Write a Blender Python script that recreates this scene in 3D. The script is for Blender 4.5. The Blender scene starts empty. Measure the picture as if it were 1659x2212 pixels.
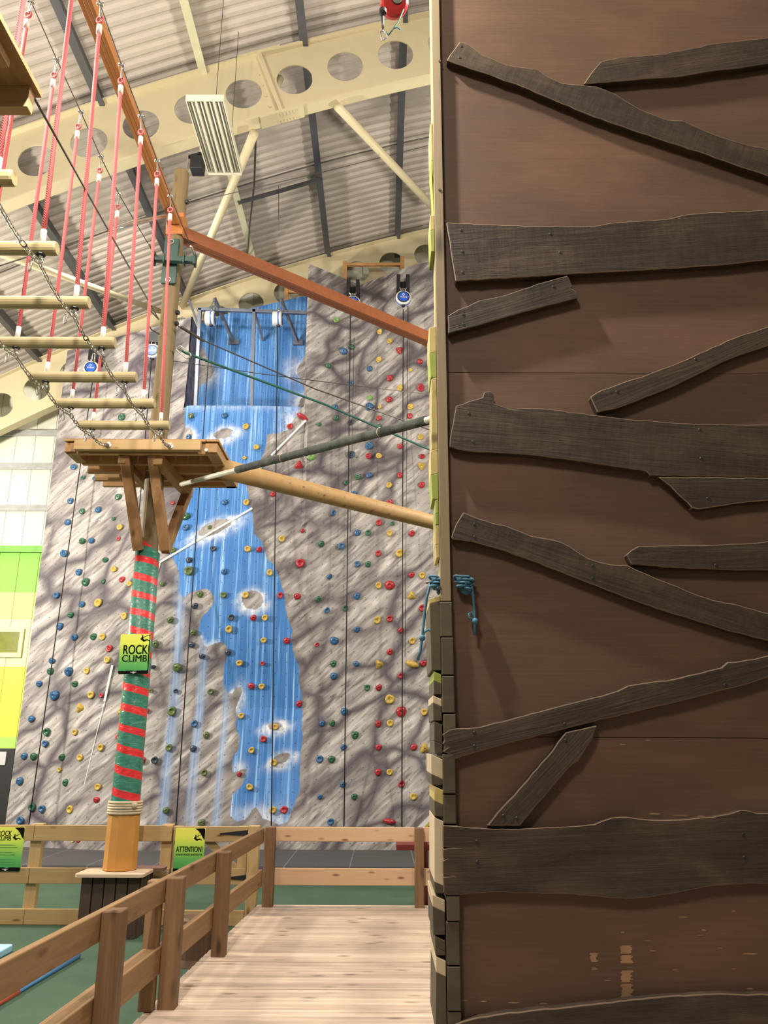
import bpy, bmesh, math, random
import numpy as np
from mathutils import Vector, Matrix, noise as mnoise
random.seed(7)
C = bpy.context.scene.collection
PI = math.pi
# ------------------------------------------------------------------ survey helpers
# The hall was surveyed from the photograph: at() turns a sighted picture point into
# the place it has at a known distance Y, onz() at a known height z.
FPX = 1720.0; PITCH = math.atan(FPX/5910.0); ROLL = 25.5/5910.0; EYE = 1.6
def ray(x, y):
    a = (x-829.5)/FPX; b = (1106-y)/FPX
    r = a-ROLL*b; v = b+ROLL*a
    return (r, math.cos(PITCH)-v*math.sin(PITCH), math.sin(PITCH)+v*math.cos(PITCH))
def at(x, y, Y):
    d = ray(x, y); t = Y/d[1]
    return Vector((d[0]*t, Y, EYE+d[2]*t))
def onz(x, y, z):
    d = ray(x, y); t = (z-EYE)/d[2]
    return Vector((d[0]*t, d[1]*t, z))
V = Vector
# ------------------------------------------------------------------ materials
def new_mat(name):
    m = bpy.data.materials.new(name); m.use_nodes = True
    nt = m.node_tree; nt.nodes.clear()
    out = nt.nodes.new('ShaderNodeOutputMaterial'); bs = nt.nodes.new('ShaderNodeBsdfPrincipled')
    nt.links.new(bs.outputs[0], out.inputs[0])
    return m, nt, bs
def N(nt, typ, **kw):
    n = nt.nodes.new('ShaderNode'+typ)
    for k, v in kw.items(): setattr(n, k, v)
    return n
def L(nt, a, b): nt.links.new(a, b)
def ramp(nt, fac, stops):
    r = N(nt, 'ValToRGB'); e = r.color_ramp.elements
    while len(e) < len(stops): e.new(0.5)
    for i, (p, c) in enumerate(stops):
        e[i].position = p; e[i].color = (c[0], c[1], c[2], 1)
    L(nt, fac, r.inputs[0]); return r.outputs[0]
def mixc(nt, fac, a, b, mode='MIX'):
    m = N(nt, 'Mix', data_type='RGBA', blend_type=mode)
    if isinstance(fac, (int, float)): m.inputs[0].default_value = fac
    else: L(nt, fac, m.inputs[0])
    for s, i in ((a, 6), (b, 7)):
        if isinstance(s, tuple): m.inputs[i].default_value = (s[0], s[1], s[2], 1)
        else: L(nt, s, m.inputs[i])
    return m.outputs[2]
def math_(nt, op, a, b=None, c=None, clamp=False):
    m = N(nt, 'Math', operation=op); m.use_clamp = clamp
    for i, s in enumerate((a, b, c)):
        if s is None: continue
        if isinstance(s, (int, float)): m.inputs[i].default_value = s
        else: L(nt, s, m.inputs[i])
    return m.outputs[0]
def coords(nt, scale=(1, 1, 1), rot=(0, 0, 0), rnd=True):
    tc = N(nt, 'TexCoord'); v = tc.outputs['Object']
    if rnd:
        oi = N(nt, 'ObjectInfo'); mu = N(nt, 'VectorMath', operation='SCALE')
        cx = N(nt, 'CombineXYZ')
        for i in range(3): L(nt, oi.outputs['Random'], cx.inputs[i])
        L(nt, cx.outputs[0], mu.inputs[0]); mu.inputs[3].default_value = 37.0
        ad = N(nt, 'VectorMath', operation='ADD'); L(nt, v, ad.inputs[0]); L(nt, mu.outputs[0], ad.inputs[1]); v = ad.outputs[0]
    mp = N(nt, 'Mapping'); mp.inputs['Scale'].default_value = scale; mp.inputs['Rotation'].default_value = rot
    L(nt, v, mp.inputs[0]); return mp.outputs[0]
def noise(nt, vec, scale=1, detail=3, rough=0.55, dist=0.0):
    n = N(nt, 'TexNoise'); L(nt, vec, n.inputs['Vector'])
    n.inputs['Scale'].default_value = scale; n.inputs['Detail'].default_value = detail
    n.inputs['Roughness'].default_value = rough; n.inputs['Distortion'].default_value = dist
    return n.outputs[0]
def bump(nt, bs, h, strength=0.3, dist=0.01):
    b = N(nt, 'Bump'); b.inputs['Strength'].default_value = strength; b.inputs['Distance'].default_value = dist
    L(nt, h, b.inputs['Height']); L(nt, b.outputs[0], bs.inputs['Normal'])
def plain(name, col, rough=0.5, metal=0.0, var=0.06, spec=0.5, bmp=0):
    m, nt, bs = new_mat(name)
    f = noise(nt, coords(nt, (6, 6, 6)), 1, 3)
    d = tuple(c*(1-var*2) for c in col); l = tuple(min(1, c*(1+var*2)) for c in col)
    L(nt, ramp(nt, f, [(0.3, d), (0.7, l)]), bs.inputs['Base Color'])
    bs.inputs['Roughness'].default_value = rough; bs.inputs['Metallic'].default_value = metal
    bs.inputs['Specular IOR Level'].default_value = spec
    if bmp: bump(nt, bs, noise(nt, coords(nt, (70, 70, 70)), 1, 3), bmp, .006)
    return m
def wood(name, light, dark, axis='X', grain=22.0, knots=True, rough=0.6, along=0.9, knotcol=None, spec=0.35, var=0.12, kscale=1.0):
    m, nt, bs = new_mat(name)
    s = {'X': (along, grain, grain), 'Y': (grain, along, grain), 'Z': (grain, grain, along)}[axis]
    v = coords(nt, s)
    g = noise(nt, v, 1, 5, 0.6, 0.6)
    big = noise(nt, coords(nt, tuple(q*0.16 for q in s)), 1, 2)
    c = ramp(nt, g, [(0.25, dark), (0.5, tuple((a+b)/2 for a, b in zip(light, dark))), (0.72, light)])
    c = mixc(nt, 0.35, c, ramp(nt, big, [(0.3, dark), (0.7, light)]))
    if knots:
        ks = {'X': (2.2, 7, 7), 'Y': (7, 2.2, 7), 'Z': (7, 7, 2.2)}[axis]
        vo = N(nt, 'TexVoronoi'); L(nt, coords(nt, tuple(k*kscale for k in ks)), vo.inputs['Vector']); vo.inputs['Scale'].default_value = 1.0
        kc = knotcol or tuple(d*0.45 for d in dark)
        kf = ramp(nt, vo.outputs['Distance'], [(0.07, (1, 1, 1)), (0.2, (0, 0, 0))])
        c = mixc(nt, kf, c, kc)
    oi = N(nt, 'ObjectInfo')
    b = N(nt, 'MapRange'); L(nt, oi.outputs['Random'], b.inputs[0]); b.inputs[3].default_value = 1-var; b.inputs[4].default_value = 1+var
    c = mixc(nt, 1.0, c, b.outputs[0], 'MULTIPLY')
    L(nt, c, bs.inputs['Base Color']); bs.inputs['Roughness'].default_value = rough
    bs.inputs['Specular IOR Level'].default_value = spec
    bump(nt, bs, g, 0.25, 0.004)
    return m
# ------------------------------------------------------------------ mesh builder
LOC = {}
class MB:
    def __init__(s): s.v = []; s.f = []; s.mi = []; s.cur = 0
    def add(s, vs, fs):
        o = len(s.v); s.v += [Vector(q) for q in vs]
        for f in fs: s.f.append([i+o for i in f]); s.mi.append(s.cur)
        return s
    def hexa(s, p):      # 8 corners: bottom 4 then top 4
        return s.add(p, [(3, 2, 1, 0), (4, 5, 6, 7), (0, 1, 5, 4), (1, 2, 6, 5), (2, 3, 7, 6), (3, 0, 4, 7)])
    def box(s, x0, x1, y0, y1, z0, z1):
        return s.hexa([(x0, y0, z0), (x1, y0, z0), (x1, y1, z0), (x0, y1, z0), (x0, y0, z1), (x1, y0, z1), (x1, y1, z1), (x0, y1, z1)])
    def bar(s, a, b, w, h, up=(0, 0, 1)):   # rectangular bar from a to b, w sideways, h along up
        a = V(a); b = V(b); d = (b-a).normalized(); u = V(up)
        sd = d.cross(u)
        if sd.length < 1e-4: sd = d.cross(V((0, 1, 0)))
        sd.normalize(); u = sd.cross(d).normalized()
        sd *= w/2; u *= h/2
        return s.hexa([a-sd-u, a+sd-u, b+sd-u, b-sd-u, a-sd+u, a+sd+u, b+sd+u, b-sd+u])
    def tube(s, pts, r, seg=10, cap=True):
        pts = [V(p) for p in pts]; n = len(pts)
        rs = r if isinstance(r, (list, tuple)) else [r]*n
        t0 = (pts[1]-pts[0]).normalized()
        ref = V((0, 0, 1)) if abs(t0.z) < 0.9 else V((1, 0, 0))
        side = t0.cross(ref).normalized(); vs = []; fs = []
        for i, p in enumerate(pts):
            t = (pts[min(i+1, n-1)]-pts[max(i-1, 0)])
            t = t.normalized() if t.length > 1e-9 else t0
            side = (side-t*side.dot(t))
            side = side.normalized() if side.length > 1e-6 else t.cross(V((0.3, 0.5, 0.8))).normalized()
            up = side.cross(t)
            for k in range(seg):
                a = 2*PI*k/seg; vs.append(p+side*(math.cos(a)*rs[i])+up*(math.sin(a)*rs[i]))
        for i in range(n-1):
            for k in range(seg):
                k2 = (k+1) % seg
                fs.append((i*seg+k, i*seg+k2, (i+1)*seg+k2, (i+1)*seg+k))
        if cap: fs.append(tuple(range(seg))[::-1]); fs.append(tuple((n-1)*seg+k for k in range(seg)))
        return s.add(vs, fs)
    def prism(s, poly, off):   # poly: list of 3D points, extruded by vector off
        n = len(poly); off = V(off); p = [V(q) for q in poly]
        return s.add(p+[q+off for q in p], [tuple(range(n))[::-1], tuple(range(n, 2*n))]+[(i, (i+1) % n, n+(i+1) % n, n+i) for i in range(n)])
    def poly(s, pts): return s.add(pts, [tuple(range(len(pts)))])
    def ring(s, c, nrm, R, r, seg=16, sub=6, stretch=None):   # torus; stretch = (vector) elongation of the centre line
        c = V(c); nrm = V(nrm).normalized()
        a = nrm.cross(V((0, 0, 1)) if abs(nrm.z) < .9 else V((1, 0, 0))).normalized(); b = nrm.cross(a)
        st = V(stretch) if stretch is not None else V((0, 0, 0))
        vs = []; fs = []
        for i in range(seg):
            t = 2*PI*i/seg; rad = a*math.cos(t)+b*math.sin(t)
            cc = c+rad*R
            if st.length > 0: cc += st*(1 if rad.dot(st) >= 0 else -1)
            for k in range(sub):
                q = 2*PI*k/sub; vs.append(cc+rad*(math.cos(q)*r)+nrm*(math.sin(q)*r))
        for i in range(seg):
            i2 = (i+1) % seg
            for k in range(sub):
                k2 = (k+1) % sub; fs.append((i*sub+k, i2*sub+k, i2*sub+k2, i*sub+k2))
        return s.add(vs, fs)
    def ball(s, c, r, seg=12, rings=8, sc=(1, 1, 1)):
        c = V(c); vs = [c+V((0, 0, r*sc[2]))]; fs = []
        for i in range(1, rings):
            th = PI*i/rings
            for k in range(seg):
                a = 2*PI*k/seg; vs.append(c+V((r*sc[0]*math.sin(th)*math.cos(a), r*sc[1]*math.sin(th)*math.sin(a), r*sc[2]*math.cos(th))))
        vs.append(c-V((0, 0, r*sc[2]))); last = len(vs)-1
        for k in range(seg):
            fs.append((0, 1+k, 1+(k+1) % seg)); fs.append((last, last-seg+(k+1) % seg, last-seg+k))
        for i in range(rings-2):
            for k in range(seg):
                a = 1+i*seg+k; b = 1+i*seg+(k+1) % seg; fs.append((a, a+seg, b+seg, b))
        return s.add(vs, fs)
    def lathe(s, p0, axis, prof, seg=24):   # prof: (radius, distance along axis)
        p0 = V(p0); ax = V(axis).normalized()
        a = ax.cross(V((0, 0, 1)) if abs(ax.z) < .9 else V((1, 0, 0))).normalized(); b = ax.cross(a); vs = []; fs = []
        for r, h in prof:
            for k in range(seg):
                t = 2*PI*k/seg; vs.append(p0+ax*h+(a*math.cos(t)+b*math.sin(t))*r)
        for i in range(len(prof)-1):
            for k in range(seg):
                k2 = (k+1) % seg; fs.append((i*seg+k, i*seg+k2, (i+1)*seg+k2, (i+1)*seg+k))
        fs.append(tuple(range(seg))[::-1]); fs.append(tuple((len(prof)-1)*seg+k for k in range(seg)))
        return s.add(vs, fs)
    def build(s, name, mat, parent=None, bevel=0.0, smooth=False, loc=None, fixn=True):
        if parent is None:
            if loc is None:
                xs = [q.x for q in s.v]; ys = [q.y for q in s.v]; zs = [q.z for q in s.v]
                loc = V(((min(xs)+max(xs))/2, (min(ys)+max(ys))/2, min(zs)))
            base = V(loc)
        else: base = LOC[parent.name]
        me = bpy.data.meshes.new(name)
        me.from_pydata([tuple(q-base) for q in s.v], [], s.f); me.update()
        if fixn:
            bm = bmesh.new(); bm.from_mesh(me); bmesh.ops.recalc_face_normals(bm, faces=bm.faces); bm.to_mesh(me); bm.free()
        for mm in (mat if isinstance(mat, (list, tuple)) else [mat]): me.materials.append(mm)
        if isinstance(mat, (list, tuple)): me.polygons.foreach_set('material_index', s.mi)
        if smooth: me.polygons.foreach_set('use_smooth', [True]*len(me.polygons))
        o = bpy.data.objects.new(name, me); C.objects.link(o)
        if parent is None: o.location = base
        else: o.parent = parent
        LOC[o.name] = base
        if bevel > 0:
            b = o.modifiers.new('Bevel', 'BEVEL'); b.width = bevel; b.segments = 2; b.limit_method = 'ANGLE'; b.angle_limit = math.radians(40)
        return o
def thing(name, label, cat, loc, group=None):
    o = bpy.data.objects.new(name, None); C.objects.link(o); o.location = V(loc); o.empty_display_size = 0.1
    LOC[o.name] = V(loc); o['label'] = label; o['category'] = cat
    if group: o['group'] = group
    return o
def tag(o, label, cat, group=None, kind=None):
    o['label'] = label; o['category'] = cat
    if group: o['group'] = group
    if kind: o['kind'] = kind
    return o
def struct(o, label=None, cat=None):
    o['kind'] = 'structure'
    if label: o['label'] = label
    if cat: o['category'] = cat
    return o
def text_mb(body, origin, ux, uy, height, width=None, depth=0.002):
    """lettering as flat mesh: origin = left end of baseline, ux/uy unit vectors of the surface, height = capital height"""
    cu = bpy.data.curves.new('lettering', 'FONT'); cu.body = body; cu.size = 1.0; cu.extrude = 0.0
    ob = bpy.data.objects.new('lettering', cu); C.objects.link(ob)
    bpy.context.view_layer.update()
    me = bpy.data.meshes.new_from_object(ob.evaluated_get(bpy.context.evaluated_depsgraph_get()))
    xs = [v.co.x for v in me.vertices]; ys = [v.co.y for v in me.vertices]
    w = max(xs)-min(xs); x0 = min(xs); capH = 0.69
    k = height/capH; kx = (width/w) if width else k
    n = V(ux).cross(V(uy)).normalized()*depth
    mb = MB()
    for e_ in (-.018, .018): mb.add([V(origin)+V(ux)*((v.co.x-x0)*kx+e_*k)+V(uy)*(v.co.y*k)+n*(1+e_) for v in me.vertices], [tuple(p.vertices) for p in me.polygons])
    bpy.data.objects.remove(ob); bpy.data.curves.remove(cu); bpy.data.meshes.remove(me)
    return mb
def arc_pts(a, b, sag, n=10):
    a = V(a); b = V(b)
    return [a.lerp(b, i/n)-V((0, 0, sag*4*(i/n)*(1-i/n))) for i in range(n+1)]
def proj(X, Y, Z):
    cp, sp = math.cos(PITCH), math.sin(PITCH)
    z = Z-EYE; u = -Y*sp+z*cp; d = Y*cp+z*sp
    a = (X+ROLL*u)/d; b = (u-ROLL*X)/d
    return 829.5+a*FPX, 1106-b*FPX
# ------------------------------------------------------------------ colours / materials
M = {}
M['pine'] = wood('pine timber', (.50, .35, .17), (.40, .26, .11), 'X', knotcol=(.20, .10, .04), kscale=1.5)
M['pineZ'] = wood('pine timber upright', (.50, .35, .17), (.40, .26, .11), 'Z', knotcol=(.20, .10, .04))
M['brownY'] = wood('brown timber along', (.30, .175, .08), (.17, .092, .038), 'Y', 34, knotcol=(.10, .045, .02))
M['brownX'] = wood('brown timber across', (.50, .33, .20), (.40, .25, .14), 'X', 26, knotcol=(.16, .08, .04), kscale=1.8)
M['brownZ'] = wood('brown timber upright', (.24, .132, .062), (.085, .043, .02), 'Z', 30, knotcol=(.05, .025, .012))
M['postZ'] = wood('pale brown timber upright', (.34, .20, .10), (.24, .13, .06), 'Z', 26)
M['platX'] = wood('platform timber', (.50, .31, .14), (.36, .20, .08), 'X', 24, knotcol=(.2, .09, .03))
M['platY'] = wood('platform timber deep', (.46, .27, .12), (.30, .16, .06), 'Y', 24)
M['platZ'] = wood('platform timber upright', (.36, .20, .09), (.24, .12, .045), 'Z', 24)
M['poleZ'] = wood('round pole', (.20, .142, .066), (.115, .078, .035), 'Z', 16, along=.5)
M['logX'] = wood('round log', (.46, .30, .13), (.32, .19, .07), 'X', 14, knotcol=(.15, .07, .03), kscale=1.5)
M['rung'] = wood('rung timber', (.44, .36, .19), (.31, .24, .115), 'X', 16, knotcol=(.25, .16, .07), rough=.5)
M['wane'] = wood('dark stained waney board', (.115, .080, .058), (.060, .041, .030), 'X', 20, knotcol=(.025, .016, .012), rough=.5, kscale=.8, along=1.4)
def wane(angle):
    m, nt, bs = new_mat('dark stained waney board')
    tc = N(nt, 'TexCoord'); r = N(nt, 'VectorRotate', rotation_type='Y_AXIS'); r.inputs['Angle'].default_value = angle; L(nt, tc.outputs['Object'], r.inputs[0])
    oi = N(nt, 'ObjectInfo'); of = N(nt, 'CombineXYZ'); L(nt, math_(nt, 'MULTIPLY', oi.outputs['Random'], 31), of.inputs[0]); L(nt, math_(nt, 'MULTIPLY', oi.outputs['Random'], 17), of.inputs[2])
    ad = N(nt, 'VectorMath', operation='ADD'); L(nt, r.outputs[0], ad.inputs[0]); L(nt, of.outputs[0], ad.inputs[1])
    def mp(s):
        q = N(nt, 'Mapping'); q.inputs['Scale'].default_value = s; L(nt, ad.outputs[0], q.inputs[0]); return q.outputs[0]
    g = noise(nt, mp((2.2, 2, 42)), 1, 5, .65, 1.2); b2 = noise(nt, mp((2.6, 2, 6)), 1, 4, .6, .6); rg = noise(nt, mp((22, 10, 6)), 1, 3)
    c = ramp(nt, g, [(.26, (.025, .016, .011)), (.5, (.044, .029, .018)), (.74, (.070, .046, .028))])
    c = mixc(nt, .6, c, ramp(nt, b2, [(.3, (.021, .015, .012)), (.5, (.045, .030, .020)), (.72, (.098, .064, .035))]))
    vo = N(nt, 'TexVoronoi'); L(nt, mp((2.3, 1, 5.5)), vo.inputs[0]); vo.inputs['Scale'].default_value = 1
    c = mixc(nt, ramp(nt, vo.outputs['Distance'], [(.05, (1, 1, 1)), (.14, (0, 0, 0))]), c, (.028, .02, .016))
    L(nt, c, bs.inputs['Base Color']); bs.inputs['Roughness'].default_value = .55; bs.inputs['Specular IOR Level'].default_value = .3
    h = math_(nt, 'ADD', g, math_(nt, 'MULTIPLY', rg, .7)); bump(nt, bs, h, .55, .006)
    return m
M['litface'] = wood('lit upper board face', (.52, .42, .28), (.38, .30, .19), 'X', 10, knots=False)  # batten wood lightened: top light painted into the upper slopes
M['waneedge'] = wood('worn and lit board edge', (.24, .16, .095), (.07, .046, .03), 'X', 5, knots=False)  # pale from wear, with the rim highlight painted in as well
M['endgrain'] = wood('weathered plank end', (.10, .078, .044), (.048, .037, .021), 'X', 10, rough=.7)
M['sideboard'] = wood('yellowish side board', (.50, .40, .16), (.36, .27, .09), 'Y', 16, rough=.6)
M['batten'] = wood('pale batten', (.27, .205, .12), (.19, .14, .075), 'Z', 24, rough=.6)
M['orange'] = wood('varnished orange timber', (.245, .085, .034), (.18, .058, .022), 'Y', 40, knots=False, rough=.35)  # darker copy of the beam timber, toned down against the nearby fill
M['orangeB'] = wood('orange varnished overhead beam', (.46, .185, .055), (.36, .13, .036), 'Y', 40, knots=False, rough=.35)  # brighter copy of the same timber, the light difference put into its colour
M['orangeW'] = wood('varnished orange frame', (.50, .28, .12), (.42, .22, .08), 'X', 30, knots=False, rough=.5)
M['slat'] = wood('dark brown slats', (.085, .055, .038), (.05, .032, .022), 'Z', 20, knots=False)
M['bark'] = wood('bark stump', (.16, .085, .05), (.05, .03, .02), 'Z', 12)
M['cream'] = plain('cream painted steel', (.57, .495, .315), .45, var=.01)
M['purlin'] = plain('galvanised purlin', (.085, .085, .092), .5, .3, var=.03)
M['purlincream'] = plain('cream purlin', (.50, .48, .32), .5, var=.03)
M['steel'] = plain('grey painted steel', (.15, .17, .22), .4, .3)
M['zinc'] = plain('zinc plated steel', (.55, .53, .48), .28, .9)
M['chain'] = plain('chain steel', (.30, .27, .22), .35, .85)
M['cable'] = plain('steel wire', (.10, .09, .08), .45, .6)
M['black'] = plain('black plastic', (.012, .012, .013), .5)
M['print'] = plain('matt black print', (.008, .008, .008), .95, spec=.05)
M['blackrope'] = plain('black webbing', (.012, .012, .018), .8)
M['greenrope'] = plain('green rope', (.012, .10, .075), .7)
M['bluerope'] = plain('blue cord', (.045, .15, .22), .7, var=.15)
M['greensteel'] = plain('dark green steel', (.018, .06, .045), .45)
M['white'] = plain('white plastic', (.62, .62, .60), .4, var=.02)
M['ferrule'] = plain('white ferrule', (.80, .72, .66), .4, var=.02)
M['devblue'] = plain('blue disc', (.02, .10, .50), .35)
M['redplastic'] = plain('red casing', (.55, .035, .03), .3)
M['darkred'] = plain('dark red steel', (.14, .012, .012), .5)
M['pad'] = plain('dark foam padding', (.04, .045, .036), .9, var=.35, bmp=.9)
M['barmetal'] = plain('pale bar', (.50, .48, .40), .45, .2)
M['sleeve'] = plain('ochre sleeve', (.50, .235, .05), .55, var=.03)
M['lid'] = plain('pale plywood lid', (.60, .44, .31), .6, var=.03)
M['liddark'] = plain('brown lid edge', (.16, .08, .06), .6)
M['edge'] = plain('white lit edge', (.85, .85, .82), .5, var=.01)  # white stands for light caught on the fold edges
M['jute'] = plain('natural rope', (.55, .45, .30), .8, var=.12)
M['fixture'] = plain('white enamel fixture', (.66, .62, .48), .4, var=.02)
M['louvre'] = plain('grey louvre', (.33, .31, .25), .5, var=.1)
M['tubeglass'] = plain('frosted tube', (.62, .60, .48), .25, var=.02)
M['bluemat'] = plain('pale blue mat', (.35, .62, .80), .6, var=.03)
M['bluepole'] = plain('blue paint', (.10, .28, .60), .45)
M['redpaint'] = plain('red orange paint', (.65, .12, .06), .45)
M['tan'] = plain('worn ply', (.30, .17, .085), .8, var=.2)
# twisted red rope
m, nt, bs = new_mat('twisted red rope'); M['redrope'] = m
w = N(nt, 'TexWave', wave_type='BANDS', bands_direction='DIAGONAL'); L(nt, coords(nt, (1, 1, 1), rnd=False), w.inputs[0]); w.inputs['Scale'].default_value = 36
L(nt, ramp(nt, w.outputs[0], [(0.15, (.50, .045, .055)), (0.8, (.80, .19, .19))]), bs.inputs['Base Color']); bs.inputs['Roughness'].default_value = .6
bump(nt, bs, w.outputs[0], .5, .004)
# green carpet
m, nt, bs = new_mat('green carpet'); M['carpet'] = m
f = noise(nt, coords(nt, (260, 260, 260)), 1, 2); f2 = noise(nt, coords(nt, (2, 2, 2)), 1, 3)
c = mixc(nt, .4, ramp(nt, f, [(.3, (.035, .068, .045)), (.7, (.085, .13, .088))]), ramp(nt, f2, [(.3, (.042, .075, .052)), (.7, (.075, .122, .082))]))
L(nt, c, bs.inputs['Base Color']); bs.inputs['Roughness'].default_value = .95; bs.inputs['Specular IOR Level'].default_value = .1
# grey matting with seams
m, nt, bs = new_mat('grey matting'); M['mat'] = m
f = noise(nt, coords(nt, (140, 140, 140)), 1, 2); br = N(nt, 'TexBrick'); L(nt, coords(nt, (1, 1, 1), rnd=False), br.inputs[0])
br.offset = 0; br.inputs['Scale'].default_value = 1; br.inputs['Brick Width'].default_value = 1.0; br.inputs['Row Height'].default_value = 2.0; br.inputs['Mortar Size'].default_value = .008
br.inputs['Color1'].default_value = br.inputs['Color2'].default_value = (0, 0, 0, 1); br.inputs['Mortar'].default_value = (1, 1, 1, 1)
c = mixc(nt, br.outputs['Color'], ramp(nt, f, [(.3, (.045, .043, .047)), (.7, (.085, .08, .085))]), (.16, .16, .165))
L(nt, c, bs.inputs['Base Color']); bs.inputs['Roughness'].default_value = .8
# deck planks: tone changes from board to board
m, nt, bs = new_mat('deck boards'); M['deck'] = m
v = coords(nt, (1, 1, 1), rnd=False); sx = N(nt, 'SeparateXYZ'); L(nt, v, sx.inputs[0])
bi = math_(nt, 'FLOOR', math_(nt, 'DIVIDE', sx.outputs[1], .118)); wn = N(nt, 'TexWhiteNoise', noise_dimensions='1D'); L(nt, bi, wn.inputs['W'])
cx = N(nt, 'CombineXYZ'); L(nt, math_(nt, 'ADD', sx.outputs[0], math_(nt, 'MULTIPLY', wn.outputs[0], 40)), cx.inputs[0]); L(nt, sx.outputs[1], cx.inputs[1]); L(nt, bi, cx.inputs[2])
mp = N(nt, 'Mapping'); mp.inputs['Scale'].default_value = (1.1, 26, 7.7); L(nt, cx.outputs[0], mp.inputs[0])
g = noise(nt, mp.outputs[0], 1, 5, .6, .5)
mp2 = N(nt, 'Mapping'); mp2.inputs['Scale'].default_value = (3.2, 7, 3.1); L(nt, cx.outputs[0], mp2.inputs[0])
vo = N(nt, 'TexVoronoi'); L(nt, mp2.outputs[0], vo.inputs[0]); vo.inputs['Scale'].default_value = 1
c = ramp(nt, g, [(.3, (.35, .265, .20)), (.5, (.48, .365, .28)), (.7, (.59, .46, .35))])
c = mixc(nt, ramp(nt, vo.outputs['Distance'], [(.06, (.85, .85, .85)), (.24, (0, 0, 0))]), c, (.15, .095, .065))
scf = noise(nt, coords(nt, (2.2, 3, 2), rnd=False), 1, 3)
c = mixc(nt, ramp(nt, scf, [(.45, (0, 0, 0)), (.7, (.4, .4, .4))]), c, (.25, .19, .155))
mr = N(nt, 'MapRange'); L(nt, wn.outputs[0], mr.inputs[0]); mr.inputs[3].default_value = .8; mr.inputs[4].default_value = 1.15
c = mixc(nt, 1, c, mr.outputs[0], 'MULTIPLY'); L(nt, c, bs.inputs['Base Color']); bs.inputs['Roughness'].default_value = .55; bump(nt, bs, g, .3, .003)
# stained plywood
m, nt, bs = new_mat('brown stained plywood'); M['ply'] = m
g = noise(nt, coords(nt, (3.5, 3.5, 110)), 1, 4, .6); b2 = noise(nt, coords(nt, (1.3, 1.3, 2.6)), 1, 4)
c = mixc(nt, .55, ramp(nt, g, [(.3, (.086, .048, .030)), (.7, (.132, .077, .049))]), ramp(nt, b2, [(.3, (.09, .052, .034)), (.5, (.112, .063, .038)), (.72, (.19, .098, .060))]))
L(nt, c, bs.inputs['Base Color']); bs.inputs['Roughness'].default_value = .5; bs.inputs['Specular IOR Level'].default_value = .3; bump(nt, bs, g, .12, .002)
# roof sheet
M['roof'] = plain('profiled roof sheet', (.44, .385, .335), .5, var=.02)
# cladding of the end wall, painted in bands
def clad(name, col, var=.02):
    m, nt, bs = new_mat(name); v = coords(nt, (14, 14, .3), rnd=False); f = noise(nt, v, 1, 2)
    L(nt, ramp(nt, f, [(.3, tuple(q*(1-var) for q in col)), (.7, tuple(min(1, q*(1+var)) for q in col))]), bs.inputs['Base Color']); bs.inputs['Roughness'].default_value = .55
    return m
# sign face: yellow to green print, black foot
def sign_mat(name, z0, z1):
    m, nt, bs = new_mat(name); tc = N(nt, 'TexCoord'); sx = N(nt, 'SeparateXYZ'); L(nt, tc.outputs['Object'], sx.inputs[0])
    mr = N(nt, 'MapRange'); L(nt, sx.outputs[2], mr.inputs[0]); mr.inputs[1].default_value = z0; mr.inputs[2].default_value = z1
    f = math_(nt, 'ADD', mr.outputs[0], math_(nt, 'MULTIPLY', math_(nt, 'SUBTRACT', noise(nt, coords(nt, (30, 30, 30)), 1, 3), .5), .05))
    L(nt, ramp(nt, f, [(0, (.05, .33, .10)), (.3, (.14, .46, .11)), (.55, (.42, .68, .10)), (.78, (.78, .85, .12)), (1, (.86, .86, .14))]), bs.inputs['Base Color'])
    bs.inputs['Roughness'].default_value = .35; return m
# spiral wrapped pole
ZTW = at(325, 1172, 8.8).z+.25
m, nt, bs = new_mat('green and red spiral wrap'); M['wrap'] = m
v = coords(nt, (1, 1, 1), rnd=False); sx = N(nt, 'SeparateXYZ'); L(nt, v, sx.inputs[0])
ang = math_(nt, 'ARCTAN2', sx.outputs[1], sx.outputs[0]); tw = math_(nt, 'DIVIDE', ang, 2*PI)
wob = math_(nt, 'MULTIPLY', math_(nt, 'SUBTRACT', noise(nt, coords(nt, (1.2, 1.2, 1.7), rnd=False), 1, 2), .5), .35)
ph = math_(nt, 'FRACT', math_(nt, 'ADD', math_(nt, 'ADD', math_(nt, 'MULTIPLY_ADD', sx.outputs[2], math_(nt, 'MULTIPLY_ADD', sx.outputs[2], .12, 4.2), 20.4-(ZTW*(4.2+.12*ZTW))), tw), math_(nt, 'ADD', wob, .1)))
red = math_(nt, 'LESS_THAN', ph, .36)
cr = noise(nt, coords(nt, (9, 9, 22), rnd=False), 1, 4, .6, 1.0)
c = mixc(nt, red, ramp(nt, cr, [(.3, (.03, .15, .105)), (.7, (.07, .26, .19))]), ramp(nt, cr, [(.3, (.60, .025, .03)), (.7, (.78, .05, .05))]))
L(nt, c, bs.inputs['Base Color']); bs.inputs['Roughness'].default_value = .28; bump(nt, bs, cr, .6, .012)
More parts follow.
